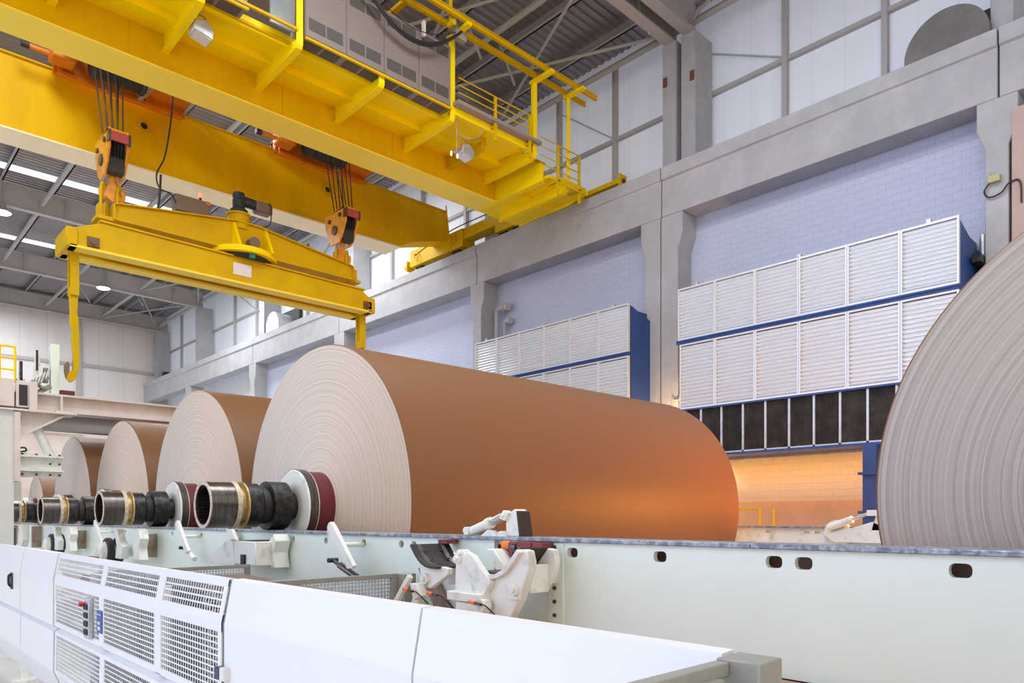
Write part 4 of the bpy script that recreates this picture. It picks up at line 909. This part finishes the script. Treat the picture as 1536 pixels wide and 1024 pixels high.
def hookblock(xc, label):
    zc = 6.36; yc = 14.25
    t = thing('hook_block', label, 'hook block', (xc, yc, zc), 'orange hook blocks')
    pol = [(yc-.42, zc+.34), (yc+.42, zc+.30), (yc+.42, zc+.05), (yc+.26, zc-.30), (yc+.14, zc-.40), (yc-.14, zc-.40), (yc-.26, zc-.30), (yc-.44, zc+.02)]
    for s_ in (-1, 1):
        ck = MB().prism('x', pol, xc+s_*.145-.02, xc+s_*.145+.02).build('cheek_plate', ORGH, t, bevel=.008)
        if s_ < 0:
            for (yy, zz, r_) in ((yc, zc-.1, .10), (yc-.22, zc+.18, .045), (yc+.22, zc+.14, .045)):
                MB().cyl((xc-.165, yy, zz), (xc-.20, yy, zz), r_).build('axle_cap', STEEL, ck)
    MB().box(xc-.165, xc+.165, yc-.40, yc+.40, zc+.29, zc+.335).build('top_cover', ORGH, t, bevel=.005)
    for k in range(5):
        MB().lathe([(xc-.115+.05*k, .26), (xc-.10+.05*k, .23), (xc-.08+.05*k, .26)], yc-.1, zc+.03, 28).build('sheave', RUBBER, t)
    MB().box(xc-.12, xc+.12, yc-.3, yc-.1, zc-.36, zc-.1).build('inner_block', RUBBER, t)
    MB().box(xc-.14, xc+.14, yc-.475, yc-.44, zc+.10, zc+.25).build('nameplate', RED, t)['label'] = 'blank dull red plate'
    for s_ in (-1, 1): MB().box(xc+s_*.16-.02, xc+s_*.16+.02, yc-.48, yc-.36, zc+.08, zc+.27).build('plate_bracket', STEEL, t)
    for k in range(8):
        x = xc-.12+.22*(k % 4)/3+(.02 if k > 3 else 0); y_ = yc-.28 if k < 4 else yc+.12
        MB().cyl((x, y_, zc+.30), (x+(x-xc)*.9, y_+.35, 8.3), .013, n=6).build('wire_rope', CABLE, t)
    # ram's-horn hook and two long links
    h = []
    for s_ in (-1, 1):
        h.append([(xc, yc+.0, zc-.36), (xc+s_*.03, yc, zc-.52), (xc+s_*.07, yc, zc-.64), (xc+s_*.14, yc, zc-.74), (xc+s_*.17, yc, zc-.66), (xc+s_*.16, yc, zc-.58)])
    q = MB().cyl((xc, yc, zc-.3), (xc, yc, zc-.52), .07, .055)
    for p_ in h: q.tube(p_, .05, 10)
    q.prism('y', [(xc-.12, zc-.72), (xc-.09, zc-.56), (xc-.04, zc-.48), (xc+.04, zc-.48), (xc+.09, zc-.56), (xc+.12, zc-.72), (xc, zc-.80)], yc-.05, yc+.05)
    q.build('hook', ORGH, t)
    for s_ in (-1, 1):
        for dy in (0,):
            pts = []
            X0 = xc+s_*.13
            for k in range(28):
                a = 2*PI*k/28; pts.append((X0+.07*math.cos(a), yc+.09*math.cos(a), zc-.80+.32*(abs(math.sin(a))**.7)*(1 if math.sin(a) > 0 else -1)))
            MB().tube(pts, .026, 8, closed=True).build('chain_link', YEL, t)
    return t
hookblock(3.72, 'left orange hook block hanging over the left end of the lifting beam')
hookblock(8.3, 'right orange hook block hanging over the right end of the lifting beam')

# =================================================================== LIFTING BEAM
lb = thing('lifting_beam', 'yellow lifting beam with two long hook arms hanging above the rolls', 'lifting beam', (5.9, 14.3, 4.8))
XZ = [(2.99, 4.58), (2.99, 4.80), (3.05, 4.86), (3.5, 5.06), (8.62, 5.0), (8.92, 4.80), (8.92, 4.56)]
for (ya, yb) in ((13.95, 14.12), (14.50, 14.68)):
    MB().prism('y', XZ, ya, yb).build('main_beam', YEL, lb, bevel=.008)
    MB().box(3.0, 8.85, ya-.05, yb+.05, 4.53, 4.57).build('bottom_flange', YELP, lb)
    MB().prism('y', [(3.45, 5.06), (8.68, 5.0), (8.68, 5.03), (3.45, 5.09)], ya-.04, yb+.04).build('top_flange', YEL, lb)
for (x0, x1) in ((2.94, 3.12), (8.75, 8.94)):
    MB().box(x0, x1, 13.9, 14.72, 4.53, 4.86).build('end_cap', YEL, lb, bevel=.02)
for x in (3.35, 8.75):
    MB().box(x-.09, x+.09, 13.90, 13.95, 4.60, 4.76).cyl((x, 13.88, 4.68), (x, 13.9, 4.68), .05).build('pin_plate', mat('brown_plate', (.16, .09, .03), .5), lb)
MB().box(5.0+.76, 6.12, 13.935, 13.95, 4.70, 4.93).build('label_plate', LABEL, lb)['label'] = 'blank white plate'
yk = MB()
YZ = [(3.72, 5.24), (3.72, 5.48), (3.80, 5.51), (5.9, 5.80), (6.35, 5.80), (8.45, 5.52), (8.50, 5.5), (8.50, 5.25)]
yk.prism('y', YZ, 14.15, 14.17).prism('y', YZ, 14.43, 14.45)
yk.build('yoke_beam', YEL, lb)
MB().sheet([(3.72, 5.49), (3.80, 5.515), (5.9, 5.805), (6.35, 5.805), (8.45, 5.525), (8.50, 5.5)], .02, 14.08, 14.52, 'y').box(3.72, 8.5, 14.08, 14.52, 5.22, 5.245).box(3.70, 3.73, 14.08, 14.52, 5.22, 5.5).box(8.49, 8.52, 14.08, 14.52, 5.22, 5.5).build('yoke_flange', YEL, lb)
MB().box(3.45, 3.75, 14.12, 14.48, 5.2, 5.26).box(3.5, 3.6, 14.2, 14.4, 5.26, 5.5).box(8.45, 8.7, 14.12, 14.48, 5.2, 5.26).box(8.55, 8.65, 14.2, 14.4, 5.26, 5.5).build('end_lug', YEL, lb)
for x in (5.85, 6.5): MB().prism('x', [(14.15, 5.24), (13.80, 5.24), (14.12, 5.78), (14.15, 5.78)], x-.03, x+.03).build('gusset', YELB, lb)
MB().lathe([(5.11, .55), (5.11, .66), (5.15, .67), (5.15, .62), (5.19, .60), (5.24, .60), (5.24, .0)], 14.3, 0, 56, ax='z', xc=6.08).build('slewing_disc', YELB, lb)
MB().lathe([(5.04, .50), (5.12, .56)], 14.3, 0, 48, ax='z', xc=6.08).build('slewing_ring', RUBBER, lb)
MB().box(6.0, 6.1, 13.72, 13.8, 5.03, 5.12).build('grease_unit', mat('teal', (.0, .25, .24), .4), lb)
MB().lathe([(5.7, .20), (5.98, .20)], 14.3, 0, 32, ax='z', xc=6.02).lathe([(5.98, .24), (6.01, .24)], 14.3, 0, 32, ax='z', xc=6.02).build('drive_drum', YEL, lb)
gb = MB().lathe([(6.01, .17), (6.10, .17), (6.14, .12), (6.30, .12), (6.32, .10), (6.36, .12), (6.44, .11), (6.46, .05)], 14.3, 0, 28, ax='z', xc=6.02).cyl((6.02, 14.3, 6.32), (6.34, 14.3, 6.30), .10).build('gear_unit', NAVY, lb)
MB().box(6.34, 6.68, 14.18, 14.42, 6.16, 6.38).build('motor', TANBOX, gb, bevel=.03)
MB().tube([(6.6, 14.2, 6.38), (6.62, 14.15, 6.3), (6.6, 14.15, 5.95), (6.4, 14.15, 5.82)], .012, 6).build('motor_cable', CABLE, gb)
MB().cyl((6.2, 13.95, 5.42), (6.2, 14.15, 5.42), .11).build('small_motor', TANBOX, lb)
cb = MB().box(4.80, 5.42, 14.2, 14.45, 5.75, 6.05).build('control_box', TANBOX, lb, bevel=.01)
MB().box(4.85, 5.35, 14.25, 14.4, 5.66, 5.75).box(4.9, 4.95, 14.25, 14.4, 5.56, 5.7).box(5.25, 5.3, 14.25, 14.4, 5.6, 5.7).build('box_stand', RAFTL, cb)
MB().cyl((5.27, 14.3, 6.05), (5.27, 14.3, 6.13), .025).build('lamp_stem', RUBBER, cb)
MB().cyl((5.27, 14.3, 6.13), (5.27, 14.3, 6.21), .03).build('warning_lamp', mat('red_lamp', (.8, .03, .02), .3, emit=(1, .1, .05), estr=3), cb)
MB().box(5.34, 5.42, 14.185, 14.2, 5.98, 6.05).build('orange_tag', ORG, cb)
# hook arms
def hook_arm(x):
    q = MB()
    for yy in (14.20, 14.38): q.box(x-.065, x+.065, yy-.015, yy+.015, 3.8, 4.62)
    q.box(x-.02, x+.02, 14.2, 14.38, 3.8, 4.6)
    o = q.build('hook_arm', YEL, lb)
    J = [(x-.07, 3.95), (x+.07, 3.95), (x+.05, 3.5), (x+.07, 3.42), (x+.08, 3.0), (x+.085, 2.62), (x+.05, 2.42), (x-.01, 2.33), (x-.06, 2.32), (x-.11, 2.38), (x-.135, 2.5), (x-.13, 2.62), (x-.10, 2.66), (x-.07, 2.62), (x-.07, 2.52), (x-.035, 2.48), (x-.01, 2.55), (x-.005, 2.75), (x-.03, 3.05), (x-.025, 3.25), (x-.06, 3.35), (x-.05, 3.5)]
    MB().prism('y', J, 14.24, 14.34).build('hook', YEL, o, bevel=.006)
    MB().prism('y', [(a, b) for a, b in J[9:15]], 14.235, 14.345).build('hook_tip', TANBOX, o)
    for yy in (14.18, 14.4): MB().cyl((x, yy-.01, 4.35), (x, yy+.01, 4.35), .05).build('pin', YEL, o)
    return o
hook_arm(3.13); hook_arm(8.80)
tag(MB().tube([(4.74, 14.2, 8.45), (4.72, 14.2, 7.6), (4.60, 14.2, 6.7), (4.45, 14.2, 6.3), (4.50, 14.2, 6.05), (4.70, 14.2, 6.0), (4.82, 14.25, 5.85)], .014, 6).tube([(4.52, 14.2, 6.3), (4.5, 14.2, 5.9), (4.46, 14.2, 5.6)], .02, 6).build('power_cable', CABLE), 'thin black power cable hanging down to the lifting beam control box', 'cable')

# =================================================================== PORTAL AT LEFT
pf = thing('portal_frame', 'dusty white steel portal frame at the left edge with long cross beam', 'steel frame', (2.3, 14.6, FL))
MB().box(1.75, 2.30, 14.45, 14.75, FL, 1.78).build('post', mat('plain_white_post', (.74, .77, .76), .45, dirt=(.66, .64, .6), dirt_amt=.5), pf)
MB().box(2.30, 2.38, 14.38, 14.80, .6, 1.75).box(1.72, 1.75, 14.38, 14.8, FL, 1.78).build('post_flange', PINKW, pf)
MB().box(1.2, 3.2, 14.35, 14.85, 1.77, 1.80).build('cap_plate', PINKW, pf)
MB().box(1.2, 6.5, 14.42, 14.78, 2.08, 2.11).box(2.9, 6.5, 14.42, 14.78, 1.80, 1.83).box(1.2, 9, 14.59, 14.61, 1.82, 2.09).box(2.97, 3.0, 14.42, 14.6, 1.83, 2.08).build('cross_beam', PINKW, pf)
MB().box(1.2, 2.30, 14.38, 14.8, 1.83, 2.28).box(2.32, 2.50, 14.38, 14.45, 1.83, 2.26).box(2.50, 2.62, 14.36, 14.8, 1.80, 2.27).build('end_box', PINKW, pf, bevel=.008)
MB().box(2.36, 2.48, 14.37, 14.38, 1.86, 2.2).build('dark_recess', RUBBER, pf)
MB().box(2.0, 9, 15.3, 15.6, 1.86, 1.89).box(2.0, 9, 15.44, 15.46, 1.60, 1.86).box(2.0, 9, 15.3, 15.6, 1.58, 1.61).build('rear_beam', RAFT, pf)
MB().prism('y', [(2.38, 1.77), (3.05, 1.77), (2.98, 1.72), (2.38, 1.36)], 14.58, 14.62).prism('y', [(3.05, 1.75), (2.98, 1.70), (2.38, 1.33), (2.38, 1.37), (2.96, 1.73)], 14.45, 14.75).build('gusset', PINKW, pf)
MB().cyl((2.66, 14.65, 1.52), (2.86, 14.65, 1.05), .075).build('stay_pipe', WHITEP, pf)
a_ = MB().box(2.38, 3.02, 14.58, 14.6, .68, 1.09).box(2.38, 3.02, 14.45, 14.6, 1.02, 1.05).box(2.38, 3.02, 14.45, 14.6, .78, .81).build('side_arm', WHITEP, pf)
for (x, z) in ((2.44, 1.07), (2.64, 1.07), (2.84, 1.07), (2.98, 1.07), (2.84, .92), (2.98, .92), (2.44, .73), (2.64, .73), (2.84, .73), (2.98, .73)):
    MB().cyl((x, 14.58, z), (x, 14.56, z), .018, n=8).build('bolt', DOT, a_)
MB().tube([(2.38, 14.5, 1.16), (2.46, 14.5, 1.17), (2.48, 14.5, 1.12), (2.40, 14.5, 1.10)], .014, 6).build('cable_loop', CABLE, pf)
MB().box(2.38, 2.58, 15.5, 15.9, .3, .65).build('lower_box', PINKW, pf)
tag(MB().tube([(2.13, 14.6, 2.28), (2.13, 14.6, 2.80), (2.16, 14.6, 2.85), (2.31, 14.6, 2.85), (2.34, 14.6, 2.80), (2.34, 14.6, 2.26)], .018, 8).cyl((2.13, 14.6, 2.66), (2.34, 14.6, 2.66), .015, n=8).cyl((2.13, 14.6, 2.47), (2.34, 14.6, 2.47), .015, n=8).build('ladder_hoop', YELB), 'yellow ladder top hoop on the white portal frame', 'ladder')
tag(MB().box(2.84, 2.97, 14.52, 14.66, 2.11, 2.98).build('square_post', FRAMEW, bevel=.006), 'white square post standing on the portal beam', 'post')
t = thing('scanner_mechanism', 'grimy dark linkage with upright cylinders on the portal beam', 'mechanism', (2.7, 14.6, 2.2))
MB().cyl((2.62, 14.6, 2.2), (2.66, 14.6, 2.75), .035).cyl((2.66, 14.6, 2.6), (2.66, 14.6, 2.82), .045, n=12).build('cylinder', WHITEP, t)
MB().box(2.63, 2.66, 14.54, 14.57, 2.5, 2.84).box(2.40, 2.44, 14.55, 14.6, 2.3, 2.62).build('dark_strip', DARK, t)
MB().cyl((2.42, 14.6, 2.25), (2.42, 14.6, 2.58), .03).box(2.36, 2.48, 14.55, 14.65, 2.28, 2.33).build('cylinder', GALV, t)
MB().bar((2.5, 14.6, 2.2), (2.80, 14.6, 2.42), .10, .10).bar((2.65, 14.55, 2.12), (2.84, 14.55, 2.25), .08).bar((2.55, 14.5, 2.3), (2.72, 14.5, 2.2), .05).box(2.74, 2.80, 14.5, 14.6, 2.3, 2.55).build('linkage', mat('grimy_metal', (.14, .15, .12), .5, .3, dirt=(.5, .5, .42), dirt_amt=.9, scale=14), t)
for k in range(5): MB().bar((2.55+.05*k, 14.52, 2.2+.03*k), (2.60+.05*k, 14.48, 2.38+.03*k), .02).build('finger', WHITEP, t)
tag(MB().box(2.99, 3.20, 14.5, 14.7, 2.11, 2.20).build('rusty_block', mat('rust', (.16, .06, .04))), 'rusty flat block on the beam right of the square post', 'block')
# pale background machine behind the portal
tag(MB().box(1.5, 6.2, 27, 28, FL, 2.9).box(1.5, 6.2, 26.9, 27.0, 2.7, 2.9).build('machine_hood', PINKW), 'dusty pale machine hood far behind the portal frame', 'machine')
# roof lamps
for (x, y, z, lbl) in ((8.75, 34.8, 9.83, 'small round ceiling lamp above the left hook arm'), (4.2, 28.4, 9.83, 'round ceiling lamp at the left edge of the photo')):
    t = thing('ceiling_lamp', lbl, 'lamp', (x, y, z), 'round ceiling lamps')
    MB().lathe([(z, .27), (z+.05, .25), (z+.16, .12), (z+.3, .08)], y, 0, 28, ax='z', xc=x).build('shade', GREYP, t)
    MB().lathe([(z-.03, .22), (z-.005, .25)], y, 0, 28, ax='z', xc=x).build('lens', mat('lamp_white', (1, .97, .9), .4, emit=(1, .95, .85), estr=9), t)
    MB().cyl((x, y, z+.3), (x, y, 10.9), .02).build('stem', GREYP, t)

# =================================================================== lift everything so that the floor is z = 0
for o in list(bpy.data.objects):
    if o.parent is None and o.type in ('MESH', 'EMPTY'): o.location.z += EYE
for o in bpy.data.objects:
    if '_org' in o: del o['_org']
